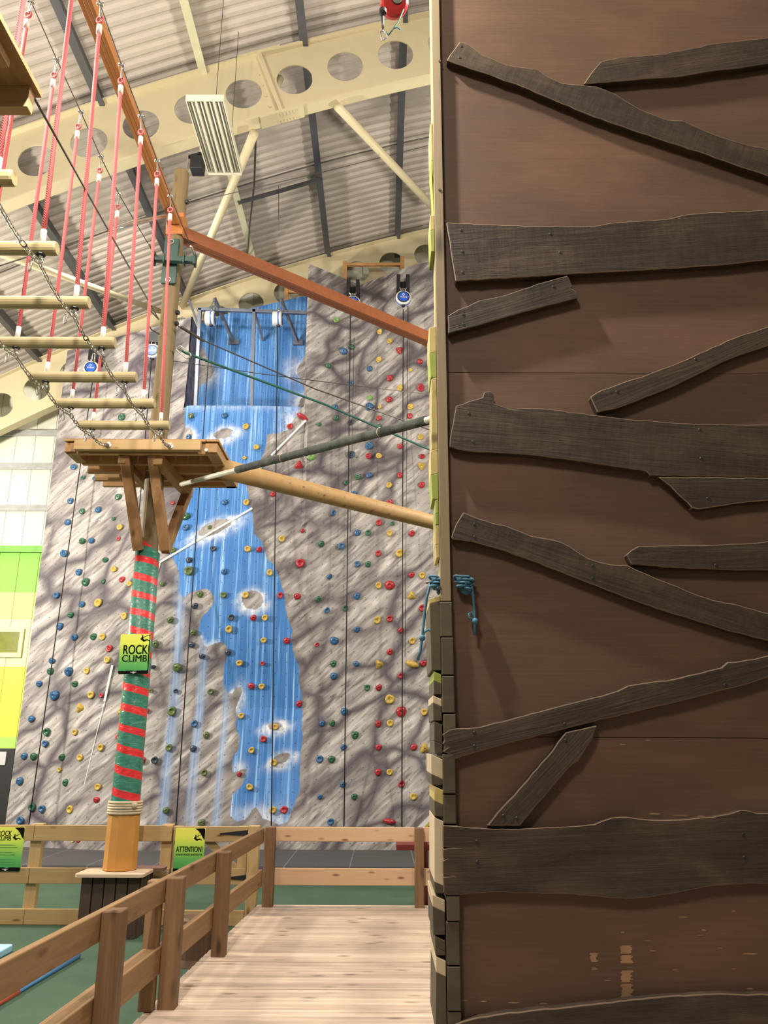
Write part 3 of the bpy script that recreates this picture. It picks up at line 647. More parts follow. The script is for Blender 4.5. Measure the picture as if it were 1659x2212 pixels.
# ------------------------------------------------------------------ climbing holds (surveyed from several close views)
SURV = [
 ((0, 880), 3.0722, "808,65,g,L 490,397,b 552,467,g,s 630,472,b,s 785,595,g 468,622,b 545,690,g 652,680,b 754,740,g,s 797,798,y 450,763,b 788,872,r,s 546,888,g 608,885,b 428,970,b,L 700,1013,g 758,1075,y 524,1094,b 570,1160,g,L 687,1155,g,s 812,1143,r 862,1172,y 376,1248,b 544,1307,b 655,1298,y,L 890,1318,r 469,1378,g 826,1385,y 396,1453,b 495,1527,b 621,1522,g 683,1524,y 727,1600,r 1076,1172,o,s 1132,1412,o 1030,1570,o 1148,635,r,s"),
 ((0, 1340), 3.456, "388,302,b 376,380,g 515,382,b,L 650,377,y 803,295,y 292,473,b 560,475,g 408,560,b,L 683,558,y 757,560,r,s 597,655,y,w 235,735,b 352,833,g 562,836,y 340,920,b 180,1013,b 252,1015,g 463,1022,g 601,1025,y 445,1115,y,s 148,1200,b 492,1212,g 753,950,y 898,677,y,s 888,868,r 733,1243,y 721,1340,r 242,1395,g 316,1407,b 527,1412,y 154,1492,b 1158,175,o 1143,348,k,s 1128,525,o,s 1098,675,r,s 1065,1047,r 1156,1045,k 1325,353,o,L 1312,527,k,s 1285,680,o,L 1262,950,o 1240,1420,o 1440,90,o 1430,182,k 1508,268,k 1573,530,o 1452,772,b 1540,857,o 1443,957,k 1525,1137,o 1505,1510,o"),
 ((340, 880), 4.608, "335,83,o 670,83,b 882,193,y 1440,100,r,B 1320,192,r 316,297,b 986,398,y 867,505,y,s 1408,575,r,w 1530,485,l,L 1153,865,r 672,945,b 887,948,y 287,1085,g,L 285,1197,b 520,1193,o,s 557,1407,k 900,1412,y 1015,1415,r 158,1423,o 316,1520,k 315,1630,o,X 665,1635,b 1118,1645,y 1421,1553,r,L 1445,1230,r,s 1240,1310,y 1632,1360,g 1615,170,g,s 45,1758,o 425,1860,o 657,1868,o 878,1868,y 375,1977,k 1223,1872,r 1393,1882,r 1598,1910,g 733,2092,k 955,2095,r 1070,2093,y"),
 ((340, 1300), 4.425, "685,263,y 1015,367,y 1236,373,r 677,483,k 785,585,y 1005,590,r,s 898,805,r 997,808,y 1355,975,r 803,1090,y 1128,1195,y 1013,1312,r 900,1420,y 1115,1538,y 783,1648,r,s 883,1770,y 1105,1990,y 1212,1987,r 1525,410,r,s"),
 ((640, 600), 5.184, "445,475,l 620,775,g 530,825,b,L 357,985,g 937,607,y 1050,712,y 1155,813,r,w 928,920,y 822,1020,b 1385,940,r 1277,1035,y,s 1047,1125,r 617,1183,b,s 1165,1235,y 1393,1238,r,L 820,1345,l 820,1445,b,L 1040,1365,r,L 937,1448,y,s 440,1447,b 1277,1448,y 447,1570,g 925,1572,r 1270,1550,r 613,1620,k 265,1640,g 930,1660,g,s 818,1885,b,L 1393,1787,y 1165,1890,r 813,2000,r 928,1997,y 1408,2003,r 612,1985,k,L"),
 ((640, 960), 5.0281, "1360,235,y,w 1127,335,r 790,335,b 672,355,g 545,415,g 1010,445,y 1362,440,r 625,535,b 1015,632,r 400,747,b 900,852,r 1047,860,g,s 665,960,b 783,962,g 1017,965,y 1255,967,r 485,1107,b 893,1185,r 1127,1185,y,L 663,1302,b 780,1302,g 362,1435,b 1252,1418,r 1367,1425,y 893,1533,y 1015,1530,r,X 1252,1645,y,w 660,1648,b 332,1803,b 533,1778,g 1365,1777,r 880,1910,y,L 1015,1893,r 658,2010,b 1137,2020,r 412,2132,b,L 1260,2135,y"),
 ((620, 1360), 4.879, "1083,235,r 488,360,g 730,360,b 970,367,y,w 1440,355,r 1320,365,y,B 493,490,b 1200,485,r 845,612,g 967,612,r 1085,735,y,L 603,862,b 1203,865,r,X 1447,870,y 370,988,b 477,988,g 962,992,r 1087,988,y 717,1112,g 595,1240,b 965,1240,r 1337,1240,r 1450,1255,y,w 345,1365,b 470,1368,g 960,1503,r 1083,1503,y 590,1635,b 1207,1628,r 345,1763,b,s 710,1762,g 1333,1760,y 460,2025,b 1080,2022,r,B"),
]
CN = {'g': 'green', 'b': 'blue', 'y': 'yellow', 'r': 'red', 'k': 'dark', 'l': 'lime', 'o': 'olive'}
HL = [(158, 1815, 'yellow', 's'), (170, 1816, 'red', 's')]
for (ox, oy), sc, txt in SURV:
    for it in txt.split():
        q = it.split(','); x = ox+float(q[0])/sc; y = oy+float(q[1])/sc; c = CN[q[2]]; s = q[3] if len(q) > 3 else 'm'
        if any(abs(h[0]-x) < 5 and abs(h[1]-y) < 5 for h in HL): continue
        HL.append((x, y, c, s))
ROPES = [lambda y: 176-.149*(y-991), lambda y: 327-.0842*(y-790), lambda y: 455-.0698*(y-705), lambda y: 600-.013*(y-705), lambda y: 757-.0128*(y-690), lambda y: 871-.0027*(y-660)]
ORD = ['first', 'second', 'third', 'fourth', 'fifth', 'sixth', 'seventh', 'eighth', 'ninth', 'tenth', 'eleventh', 'twelfth', 'thirteenth', 'fourteenth', 'fifteenth', 'sixteenth', 'seventeenth', 'eighteenth', 'nineteenth', 'twentieth']
def hold_mesh(shape, mat):
    mb = MB(); rnd = random.Random(hash(shape) % 97 if False else sum(map(ord, shape)))
    if shape == 'knob':
        prof = [(.5, 0), (.5, .1), (.46, .22), (.36, .33), (.2, .4), (.12, .41), (.11, .36), (.001, .36)]
    elif shape == 'jug':
        prof = [(.46, 0), (.5, .12), (.5, .3), (.42, .42), (.3, .42), (.2, .3), (.14, .2), (.001, .2)]
    elif shape == 'wedge':
        prof = [(.5, 0), (.42, .18), (.3, .36), (.18, .48), (.1, .5), (.001, .5)]
    else:
        prof = [(.5, 0), (.5, .1), (.44, .25), (.3, .36), (.12, .38), (.001, .37)]
    seg = 14; vs = []; fs = []
    for (r, h) in prof:
        for k in range(seg):
            a = 2*PI*k/seg
            if shape == 'wedge': rr = r*(1+.22*math.cos(3*a))
            elif shape == 'bar': rr = r
            else: rr = r*(1+.09*math.sin(2*a+1)+.05*math.sin(3*a))
            x = rr*math.cos(a); z = rr*math.sin(a)
            if shape == 'bar': z *= .38
            hh = h*(1+.22*math.sin(a)) if shape in ('knob', 'wedge') else h
            if shape == 'jug' and .1 < h: hh = h*(.75+.35*max(0, math.sin(a+.4)))
            vs.append((x, -hh, z))
    for i in range(len(prof)-1):
        for k in range(seg): k2 = (k+1) % seg; fs.append((i*seg+k, i*seg+k2, (i+1)*seg+k2, (i+1)*seg+k))
    mb.add(vs, fs); mb.v = [q+V((0, 0, 0)) for q in mb.v]
    o = mb.build('climbing_hold', mat, None, smooth=True, loc=(0, 0, 0)); return o
protos = {}
rank = {}
HL.sort(key=lambda h: h[1])
rng = random.Random(3)
SZ = {'s': 8, 'm': 11.5, 'L': 15.5, 'X': 17, 'B': 25, 'w': 14}
SN = {'s': 'small ', 'm': '', 'L': 'large ', 'X': 'huge ', 'B': 'long ', 'w': 'pointed '}
REG = []
for (x, y, c, s) in HL:
    r = sum(1 for f in ROPES if x > f(y)); key = (r, c); rank[key] = rank.get(key, 0)+1; REG.append((r, rank[key]))
tot = rank
for (x, y, c, s), (r, k) in zip(HL, REG):
    shape = 'bar' if s == 'B' else 'wedge' if s == 'w' else ('jug' if (c == 'yellow' or rng.random() < .3) else 'knob')
    key = (shape, c)
    if key not in protos: protos[key] = hold_mesh(shape, M['h_'+c]); o = protos[key]
    else: o = protos[key].copy(); C.objects.link(o)
    gx = float(off(x+4, y)-off(x-4, y))/(8*.0103); gy = float(off(x, y+4)-off(x, y-4))/(8*.0112); gx = max(-.4, min(.4, gx)); gy = max(-.4, min(.4, gy)); p = onwall(x, y, .008+.035*min(1, 3*(abs(gx)+abs(gy)))); d = SZ[s]*.0104*rng.uniform(.92, 1.1)
    o.location = p; o.scale = (d, d*rng.uniform(.8, 1.05), d*rng.uniform(.95, 1.2))
    spin = (0, rng.uniform(-.7, .7) if s != 'B' else (.5 if x < 700 else .15 if y > 1600 else .3), 0)
    o.rotation_euler = (math.atan(gy), spin[1], math.atan(-gx))
    o.rotation_euler = (V((0, -1, 0)).rotation_difference(V((gx*-1, -1, gy)).normalized()) @ Matrix.Rotation(spin[1], 3, 'Y').to_quaternion()).to_euler()
    cn = {'dark': 'dark blue-grey', 'lime': 'pale green', 'olive': 'olive green'}.get(c, c)
    reg = 'left of the first belay strap' if r == 0 else 'right of the sixth belay strap' if r == 6 else 'between the %s and %s belay straps' % (ORD[r-1], ORD[r])
    rk = '' if tot[(r, c)] == 1 else ', '+(ORD[k-1] if k <= 20 else '21st')+' such from the top'
    if tot[(r, c)] == 1: rk = ', the only one'
    o['label'] = '%s%s hold %s%s' % (SN[s], cn, reg, rk); o['category'] = 'climbing hold'; o['group'] = 'climbing holds on the rock wall'
# holds at the foot seen under the fence rail
# ------------------------------------------------------------------ belay devices and straps
def belay(px, py, Y, side, label, hang, R=.158):
    c = at(px, py, Y); t = thing('belay_device', label, 'belay device', c-V((0, 0, R)), 'automatic belay devices along the wall top')
    ax = V((1, .03, 0)).normalized() if side else V((0.05, -1, 0)).normalized()
    w_ = .055 if side else 0
    MB().lathe(c-ax*(.075+w_), ax, [(R*.82, 0), (R, .02), (R, .13+w_), (R*.86, .15+w_)], 28).build('casing', M['white'], t, bevel=.004)
    MB().lathe(c+ax*.07, ax, [(R*.80, 0), (R*.80, .008)], 28).build('rim', M['black'], t)
    fc = MB().lathe(c+ax*.078, ax, [(R*.66, 0), (R*.66, .006)], 28).build('face_disc', M['devblue'], t)
    up = V((0, 0, 1)); rt = up.cross(ax).normalized()*(1 if side else 1)
    e = c+ax*.087
    ux = V((0, 0, 1)).cross(-ax).normalized()*-1
    text_mb('TRUBLUE', e-ux*(R*.48)-up*(R*.16), ux, up, R*.2, R*.96, .001).build('lettering', M['white'], fc)
    MB().ring(e+up*(R*.28), ax, R*.13, R*.035, 14, 5).build('emblem', M['white'], fc)
    MB().lathe(c-V((0, 0, R-.02)), (0, 0, -1), [(.05, 0), (.035, .05), (.02, .06)], 12).build('nozzle', M['black'], t)
    band = MB(); 
    for k in range(20):
        a0 = 2*PI*k/20; a1 = 2*PI*(k+1)/20
        p0 = c+rt*math.cos(a0)*(R+.004)+up*math.sin(a0)*(R+.004); p1 = c+rt*math.cos(a1)*(R+.004)+up*math.sin(a1)*(R+.004)
        band.bar(p0, p1, .022, .006, (p0-c).normalized())
    band.build('band', M['devblue'], t)
    h = MB(); h.tube([c+rt*.05+up*(R-.01), c+rt*.045+up*(R+.07), c-rt*.045+up*(R+.07), c-rt*.05+up*(R-.01)], .011, 8); h.build('handle', M['zinc'], t, smooth=True)
    if hang == 'wall':
        b = MB(); b.box(c.x-.14, c.x-.06, c.y-.02, c.y+.5, c.z+R+.10, c.z+R+.42); b.box(c.x+.06, c.x+.14, c.y-.02, c.y+.5, c.z+R+.10, c.z+R+.42); b.box(c.x-.14, c.x+.14, c.y+.25, c.y+.5, c.z+R+.12, c.z+R+.40)
        b.build('bracket', M['black'], t)
        MB().tube([c+V((-.1, 0, R+.14)), c+V((-.045, 0, R+.05))], .01, 6).build('sling', M['zinc'], t); MB().tube([c+V((.1, 0, R+.14)), c+V((.045, 0, R+.05))], .01, 6).build('sling', M['zinc'], t)
    elif hang == 'frame':
        tp = c+V((.03, 0, R+.33)); b = MB(); b.bar(tp, V((tp.x+.30, YA-.02, c.z-.12)), .05, .09); b.tube([tp, c+V((-.05, 0, R+.05))], .010, 6); b.tube([tp, c+V((.05, 0, R+.05))], .010, 6)
        b.box(tp.x+.2, tp.x+.42, YA-.06, YA-.01, c.z-.18, c.z-.06); b.build('bracket', M['steel'], t)
    else:
        b = MB(); b.box(c.x-.1, c.x+.1, c.y-.02, c.y+.45, c.z+R+.06, c.z+R+.3); b.build('bracket', M['black'], t)
    return t
belay(198, 797, 15.15, False, 'white belay device with blue disc, leftmost, under the rope bridge', 'wall2')
belay(330, 760, 15.15, False, 'white belay device with blue disc, just left of the tall pole', 'wall2')
belay(457, 688, 15.25, True, 'white drum-shaped belay device seen from the side, left one in the blue recess', 'frame')
belay(602, 689, 15.25, True, 'white drum-shaped belay device seen from the side, right one in the blue recess', 'frame')
belay(762, 656, 15.2, False, 'white belay device with blue disc, half hidden by the orange beam', 'wall', .165)
belay(871, 645, 15.1, False, 'white belay device with blue disc, rightmost, on the bare rock top', 'wall', .165)
def strap(a, b, Ya, Yb, label, r=.011): simple('belay_strap', [at(a[0], a[1], Ya), at((a[0]+b[0])/2, (a[1]+b[1])/2, (Ya+Yb)/2), at(b[0], b[1], Yb)], r, M['blackrope'], label, 'strap', 'belay straps hanging down the wall', 8)
strap((201, 815), (62, 1782), 15.15, 14.75, 'black belay strap hanging down the wall, first from the left')
strap((327, 780), (246, 1776), 15.05, 14.5, 'black belay strap hanging behind the striped pole, second from the left')
strap((455, 708), (380, 1784), 15.15, 14.5, 'black belay strap over the left of the waterfall, third from the left')
strap((600, 708), (586, 1784), 15.25, 14.75, 'black belay strap over the right of the waterfall, fourth from the left')
strap((757, 678), (743, 1785), 15.2, 15.05, 'black belay strap on the rock right of the waterfall, fifth from the left')
strap((871, 668), (868, 1786), 15.1, 15.05, 'black belay strap on the rock, nearest the brown board')
for x0, y0, x1, y1, lb in ((765, 730, 757, 1150, 'fifth'), (881, 660, 875, 1420, 'sixth')):
    simple('thin_cord', [at(x0, y0, 15.35), at(x1, y1, 15.25)], .006, M['cable'], 'thin grey cord hanging beside the %s belay strap' % lb, 'cord', None, 5)
# ------------------------------------------------------------------ the tall pole
YP = 8.9
PC = at(262, 1880, YP); PXc = -2.70; PXc = (at(390, 370, YP).x+PC.x)/2
zt = at(390, 372, YP).z; zlid = at(262, 1884, YP-.2).z
pole = thing('climbing_pole', 'tall round timber pole with green and red wrapped shaft on the dark plinth', 'pole', (PXc, YP, FL))
zw0 = at(272, 1738, YP-.1).z; zw1 = at(325, 1172, YP-.1).z
n = 24; vs = []
MB().tube([(PXc, YP, FL+.05), (PXc, YP, 2), (PXc, YP, 4), (PXc, YP, 6), (PXc, YP, zt-.02), (PXc, YP, zt)], [.122, .116, .110, .104, .098, .09], 24).build('shaft', M['poleZ'], pole, smooth=False)
mb = MB(); K = 28
rings = [(.150, zw0-.05), (.146, zw0+.2), (.141, (zw0+zw1)/2), (.135, zw1)]
vs = []; fs = []
for i, (r, z) in enumerate(rings):
    for k in range(K):
        a = 2*PI*k/K; zz = z+(-.10*math.cos(a) if i == 3 else 0); vs.append((PXc+r*math.cos(a), YP+r*math.sin(a), zz))
for i in range(3):
    for k in range(K): k2 = (k+1) % K; fs.append((i*K+k, i*K+k2, (i+1)*K+k2, (i+1)*K+k))
fs.append(tuple(3*K+k for k in range(K)))
mb.add(vs, fs).build('wrap', M['wrap'], pole, smooth=True)
zs0 = zlid; MB().lathe((PXc, YP, zs0), (0, 0, 1), [(.172, 0), (.172, .03), (.165, at(270, 1757, YP).z-zs0)], 12).build('sleeve', M['sleeve'], pole)
mb = MB(); z = at(270, 1757, YP).z
for i in range(5): mb.ring((PXc, YP, z+.01+.026*i), (0, 0, 1), .166, .014, 28, 8)
mb.ball((PXc+.13, YP-.12, z+.09), .035); mb.build('rope_binding', M['jute'], pole, smooth=True)
for z_ in (at(388, 440, YP).z, at(380, 678, YP).z, at(378, 702, YP).z): MB().lathe((PXc+.1, YP-.03, z_), (1, -.2, 0), [(.03, 0), (.03, .03), (.015, .04)], 8).build('bolt', M['black'], pole)
# plinth
x0 = at(176, 1893, 8.66).x; x1 = at(303, 1893, 8.66).x
pl = thing('plinth', 'dark slatted plinth box with pale lid at the foot of the pole', 'plinth', ((x0+x1)/2, 8.95, FL))
zl = at(240, 1893, 8.66).z
MB().box(x0+.02, x1-.02, 8.69, 9.12, FL, zl-.01).build('body', M['black'], pl)
mb = MB(); nsl = 5
for i in range(nsl):
    a = x0+(x1-x0)*i/nsl; mb = MB().box(a+.006, a+(x1-x0)/nsl-.006, 8.655, 8.69, FL, zl); mb.build('slat', M['slat'], pl, bevel=.004)
for sx in (x0-.005, x1-.025):
    for i in range(4): MB().box(sx, sx+.03, 8.69+.11*i, 8.69+.11*i+.10, FL, zl).build('slat', M['slat'], pl, bevel=.004)
def rrect(xa, xb, ya, yb, r, z, k=5):
    out = []
    for cx, cy, a0 in ((xb-r, yb-r, 0), (xa+r, yb-r, PI/2), (xa+r, ya+r, PI), (xb-r, ya+r, 1.5*PI)):
        for i in range(k+1): a = a0+PI/2*i/k; out.append((cx+r*math.cos(a), cy+r*math.sin(a), z))
    return out
MB().prism(rrect(x0-.05, x1+.05, 8.58, 8.98, .05, zl), (0, 0, .028)).build('lid', M['lid'], pl)
MB().prism(rrect(x0+.05, x1+.14, 8.99, 9.22, .08, zl), (0, 0, .028)).build('rear_lid', M['liddark'], pl)
# sign on the pole
def person_blob(mb, o, ux, uy, s):
    def P(x, y): return V(o)+V(ux)*(x*s)+V(uy)*(y*s)
    def pl2(pts): mb.poly([P(*q) for q in pts])
    pl2([(.10+.07*math.cos(2*PI*k/12), .42+.09*math.sin(2*PI*k/12)) for k in range(12)])
    pl2([(-.08, .18), (.05, .36), (.17, .30), (.2, .12), (.3, .05), (.36, -.10), (.22, -.14), (.08, -.02), (.0, .12)])
    pl2([(.3, .07), (.62, .12), (.70, .02), (.84, .0), (.83, -.06), (.68, -.07), (.58, .02), (.34, -.08)])
    pl2([(.14, .32), (.16, .24), (.86, .56), (.86, .60)])
    pl2([(-.08, .18), (-.13, .15), (-.02, .02), (.06, .06)])
def sign(name, label, tl, tr, br, bl, lines, Y=None, kind='pole'):
    w = (V(tr)-V(tl)).length; h = (V(tl)-V(bl)).length; uy = (V(tl)-V(bl)).normalized(); ux = (V(tr)-V(tl)).normalized(); nrm = ux.cross(uy)
    t = thing(name, label, 'sign', V(bl)); r = .04*w
    out = []
    for cx, cy, a0 in ((w-r, h-r, 0), (r, h-r, PI/2), (r, r, PI), (w-r, r, 1.5*PI)):
        for i in range(5): a = a0+PI/2*i/4; out.append((cx+r*math.cos(a), cy+r*math.sin(a)))
    P = lambda x, y, e=0: V(bl)+ux*x+uy*y+nrm*e
    MB().prism([P(x, y) for x, y in out], nrm*-.008).build('board', sign_mat(name+' print', 0, h), t)
    k = MB(); e = .0012; rag = random.Random(5)
    foot = [(r, .0015), (w-r, .0015), (w-.002, r), (w-.002, h*.07)]
    nn = 14
    for i in range(nn+1): foot.append((w-w*i/nn*.998-.001, h*(.075+.02*rag.random())))
    foot += [(.001, r)]
    k.poly([P(x, y, e) for x, y in foot])
    if kind == 'pole':
        sd = [(w-.002, h*.07), (w-.002, h*.985)]+[(w-w*(.035+.03*rag.random()), h*(.97-.9*i/12)) for i in range(13)]
        k.poly([P(x, y, e) for x, y in sd])
        person_blob(k, P(w*.70, h*.84, e), ux, uy, w*.34)
    else:
        k.poly([P(x, y, e) for x, y in [(w*.66, h*.99), (w-r, h*.998), (w-.002, h-r), (w-.002, h*.72), (w*.93, h*.77), (w*.86, h*.86), (w*.79, h*.92)]])
        person_blob(k, P(w*.66, h*.735, e), ux, uy, w*.30)
        k.poly([P(x, y, e) for x, y in [(w*.765, h*.80), (w*.775, h*.80), (w*.82, h*.93), (w*.81, h*.93)]])
    k.build('black_print', M['print'], t)
    mk = MB(); e2 = .002
    mk.poly([P(w*.40, h*.045, e2), P(w*.60, h*.045, e2), P(w*.60, h*.053, e2), P(w*.40, h*.053, e2)]); mk.poly([P(w*.46, h*.035, e2), P(w*.51, h*.012, e2), P(w*.56, h*.035, e2), P(w*.51, h*.068, e2)])
    mk.build('foot_emblem', M['ferrule'], t)
    for body, x, y, cap, wid in lines:
        text_mb(body, P(w*x, h*y, .0015), ux, uy, h*cap, w*wid, .001).build('lettering', M['print'], t)
    return t
ys = YP-.17
sign('sign', 'yellow and green ROCK CLIMB sign fixed to the striped pole', at(261, 1370, ys), at(326, 1369.5, ys), at(320, 1457, ys), at(254.5, 1456.5, ys), [('ROCK', .13, .50, .225, .80), ('CLIMB', .105, .31, .165, .82)])
# green steel bracket on the pole
br = thing('crossarm_bracket', 'dark green steel bracket with short crossarm bolted to the pole', 'bracket', at(382, 612, YP-.12))
a = at(369, 517, YP-.13); b = at(393, 612, YP-.13); x0b = PXc-.1
MB().box(PXc-.10, PXc+.085, YP-.135, YP-.10, at(380, 612, YP-.13).z, at(380, 516, YP-.13).z).build('plate', M['greensteel'], br, bevel=.006)
aL = at(333, 559, YP-.2); aR = at(421, 563, YP-.2)
arm = MB().bar(aL, aR, .07, .07).build('crossarm', M['greensteel'], br, bevel=.006)
for p in (aL, aR): MB().box(p.x-.012, p.x+.012, p.y-.05, p.y+.05, p.z-.07, p.z+.09).build('end_plate', M['greensteel'], arm)
for f in (.26, .74): q = aL.lerp(aR, f); MB().box(q.x-.008, q.x+.008, q.y-.05, q.y+.05, q.z-.06, q.z+.06).build('collar', M['greensteel'], arm)
for p in (aL, aR): MB().ring(p+V((0, -.02, -.07)), (0, 1, 0), .02, .006, 12, 5).build('eye', M['black'], arm)
for yy in (523, 605): MB().ring((PXc-.01, YP-.14, at(380, yy, YP-.13).z), (0, 1, 0), .03, .008, 14, 6).build('bolt', M['zinc'], br)
# orange beams
def lam(name, a, b, w, label, mat='orange'):
    a = V(a); b = V(b); d = (b-a).normalized(); sd = d.cross(V((0, 0, 1))).normalized(); t = thing(name, label, 'beam', a.lerp(b, .5)-V((0, 0, w/2)))
    for k in (-1, 0, 1): MB().bar(a+sd*(k*w/3), b+sd*(k*w/3), w/3-.0015, w if k else w*.985).build('lamination', M[mat], t, bevel=.003)
    return t
zb_ = at(385, 488, YP).z
lam('beam', (PXc, YP, zb_), (PXc, 2.2, zb_), .125, 'orange varnished beam coming from the pole towards the camera overhead', 'orangeB')
MB().box(PXc-.108, PXc+.108, YP-.11, YP+.11, at(385, 516, YP).z, at(385, 470, YP).z).build('joint_block', M['orangeB'], bpy.data.objects['beam'], bevel=.01)
e = at(985, 758, 11.35); s0 = V((PXc+.05, YP+.02, at(405, 505, YP).z)); lam('beam', s0, (e.x, e.y, e.z), .165, 'orange varnished beam sloping from the pole to the brown board')
# round log from platform to the tower
a = at(470, 1010, 8.75); b = at(1010, 1147, 11.7)
simple('log_beam', [a.lerp(b, i/8) for i in range(9)], [.118-.002*i for i in range(9)], M['logX'], 'round pale log running from the platform to the brown board', 'log', seg=20)
p_ = s0.lerp(V(e), 1.0); t = thing('climbing_pole', 'plain round timber pole behind the brown tower, carrying the far beam and log ends', 'pole', (p_.x+.02, p_.y+.08, FL)); MB().tube([(p_.x+.02, p_.y+.08, FL), (p_.x+.02, p_.y+.08, 4.0), (p_.x+.02, p_.y+.08, 9.0)], [.13, .12, .10], 22).build('shaft', M['poleZ'], t)
# padded bar
a = at(392, 1046, 8.7); b = at(934, 905, 5.3); t = thing('padded_bar', 'pale bar with dark foam padding between platform and brown board', 'bar', a.lerp(b, .5))
MB().tube([a, b], .026, 14).build('bar', M['barmetal'], t, smooth=True)
f0 = .315; pts = [a.lerp(b, f0+(.985-f0)*i/30) for i in range(31)]; rr = random.Random(2)
MB().tube(pts, [.036+.003*rr.random() for _ in pts], 14).build('padding', M['pad'], t, smooth=True)
for f in (.52, .86): q = a.lerp(b, f); MB().ring(q, b-a, .038, .003, 14, 5).build('tie', M['jute'], t)
# zip lines and wires from the pole
simple('rope', [at(389, 755, YP-.1), at(400, 762, YP), at(700, 873, YP+1.3), at(960, 985, 11.2)], .016, M['greenrope'], 'dark green rope stretched from the pole to the brown board', 'rope', seg=7)
t = thing('eye_hook', 'steel eye with thimble holding the green rope on the pole', 'hook', at(392, 757, YP-.1)); MB().ring(at(397, 761, YP-.12), (0.2, 1, .2), .04, .008, 14, 6, stretch=(.05, 0, -.04)).build('thimble', M['zinc'], t, smooth=True); MB().tube([at(380, 751, YP-.08), at(392, 756, YP-.1)], .012, 8).build('shank', M['zinc'], t)
simple('wire', [at(385, 705, YP-.1), at(443, 737, YP+.3), at(680, 840, 10), at(960, 940, 11.2)], .009, M['cable'], 'grey wire from the pole above the green rope', 'wire', seg=6)
t = MB().bar(at(390, 706, YP-.12), at(441, 737, YP+.2), .035, .02).build('turnbuckle', M['cable']); tag(t, 'dark steel strainer bar at the start of the grey wire on the pole', 'turnbuckle')
simple('wire', [at(376, 780, YP), at(545, 805, 9.8), at(755, 832, 10.6), at(960, 856, 11.2)], .006, M['cable'], 'thinnest wire, crossing the rock wall almost level', 'wire', seg=5)
simple('wire', [at(404, 440, YP), at(700, 371, 11), at(935, 312, 13)], .006, M['cable'], 'thin wire leaving the pole top to the right', 'wire', seg=5)
tb = [at(240, 497, 7.9), at(275, 487, 8.2), at(300, 480, 8.4), at(350, 468, 8.7), at(372, 462, 8.85)]
t = thing('strainer', 'zinc strainer with wire reaching the pole from the left', 'strainer', tb[2]); MB().tube([at(0, 574, 6.2), tb[0]], .007, 6).build('wire', M['cable'], t); MB().tube(tb, [.01, .022, .03, .022, .012], 8).build('body', M['zinc'], t, smooth=True)
# ------------------------------------------------------------------ platform round the pole
yf = 8.22; zd = at(300, 949, yf).z; xl = at(140, 949, yf).x; xr = at(474, 955, yf).x; yb = 9.5
pt = thing('platform', 'timber platform round the pole, reached by the rope bridge', 'platform', (PXc, YP, at(330, 1189, 8.7).z))
nb = 12; bw = (xr-xl)/nb
def leftx(Y):   # stepped rear left corner
    return xl if Y < 8.5 else xl+(Y-8.5)*.50
for i in range(nb):
    a = xl+bw*i; yend = yb if i > 3 else min(yb, 8.76+i*.26)
    MB().box(a+.003, a+bw-.003, yf-.02, yend, zd-.03, zd).build('deck_board', M['platY'], pt, bevel=.003)
for k, Y in enumerate((8.28, 8.62, 8.92, 9.2, 9.46)):
    xa = (xl+.02) if k == 0 else at((168, 176, 190, 208, 226)[k], 1020, Y).x
    MB().box(xa, xr-.03, Y-.03, Y+.03, zd-.16 if k < 4 else zd-.15, zd-.03).build('joist', M['platX'], pt, bevel=.004)
MB().box(at(166, 960, yf).x, at(437, 960, yf).x, yf-.08, yf-.01, zd-.15, zd-.035).build('front_beam', M['pine'], pt, bevel=.005)
MB().box(xl+.01, xl+.13, yf-.005, 8.6, zd-.15, zd-.045).build('side_beam', M['platY'], pt, bevel=.004)
MB().box(xr-.15, xr-.02, yf-.005, yb, zd-.15, zd-.045).build('side_beam', M['platY'], pt, bevel=.004)
z1_ = at(330, 1187, 8.72).z
for xt, xb_ in ((275, 298), (334, 356)):
    p = at(xt, 990, 8.42); q = at(xb_, 1189, 8.72); p = V((p.x, 8.34, zd-.14)); MB().bar(V((q.x, 8.74, z1_)), p, .105, .125, (0, -1, .3)).build('brace', M['platZ'], pt, bevel=.004)
p = at(348, 990, 8.3); MB().bar((PXc+.20, 8.3, zd-.205), (PXc+.26, 9.5, zd-.215), .105, .12).build('bearer', M['platY'], pt, bevel=.004)
MB().bar((PXc+.17, 8.98, z1_+.05), (PXc+.26, 9.42, zd-.25), .10, .12, (0, -1, .3)).build('brace', M['platZ'], pt, bevel=.004)
MB().bar((PXc-.20, 8.3, zd-.205), (PXc-.20, 9.4, zd-.205), .08, .09).build('bearer', M['platY'], pt, bevel=.004)
MB().lathe(at(446, 973, yf-.03), (0, -1, 0), [(.018, 0), (.018, .02)], 10).build('bolt', M['zinc'], pt)
# ------------------------------------------------------------------ rope bridge
RU = [ # Y, right end x, y centre, right rope foot x, clamp R, thimble R, left foot x, clamp L, thimble L
 (7.57, 366, 919, 347, (368, 425), (368, 453), 200, (257, 420), (255, 447), 'nearest the far platform'),
 (6.90, 334, 872, 309, (340, 349), (340, 376), 154, (218, 340), (216, 368), 'second from the far platform'),
 (6.30, 295, 815, 270, (305, 253), (305, 285), 100, (175, 243), (169, 273), 'third from the far platform'),
 (5.70, 249, 741, 221, (263, 142), (262, 174), 36, (123, 130), (117, 162), 'fourth from the far platform'),
 (5.08, 193, 654, 163, (217, 12), (216, 43), -40, (68, 6), (61, 32), 'fifth from the far platform'),
 (4.48, 124, 537, 90, (170, -150), (168, -118), -145, (4, -155), (-2, -125), 'sixth from the far platform'),
 (3.85, 31, 385, -8, (105, -380), (102, -345), -300, (-85, -390), (-92, -360), 'overhead under the near platform')]
cabR = []; cabL = []; chR = []; chL = []
rr = random.Random(11)
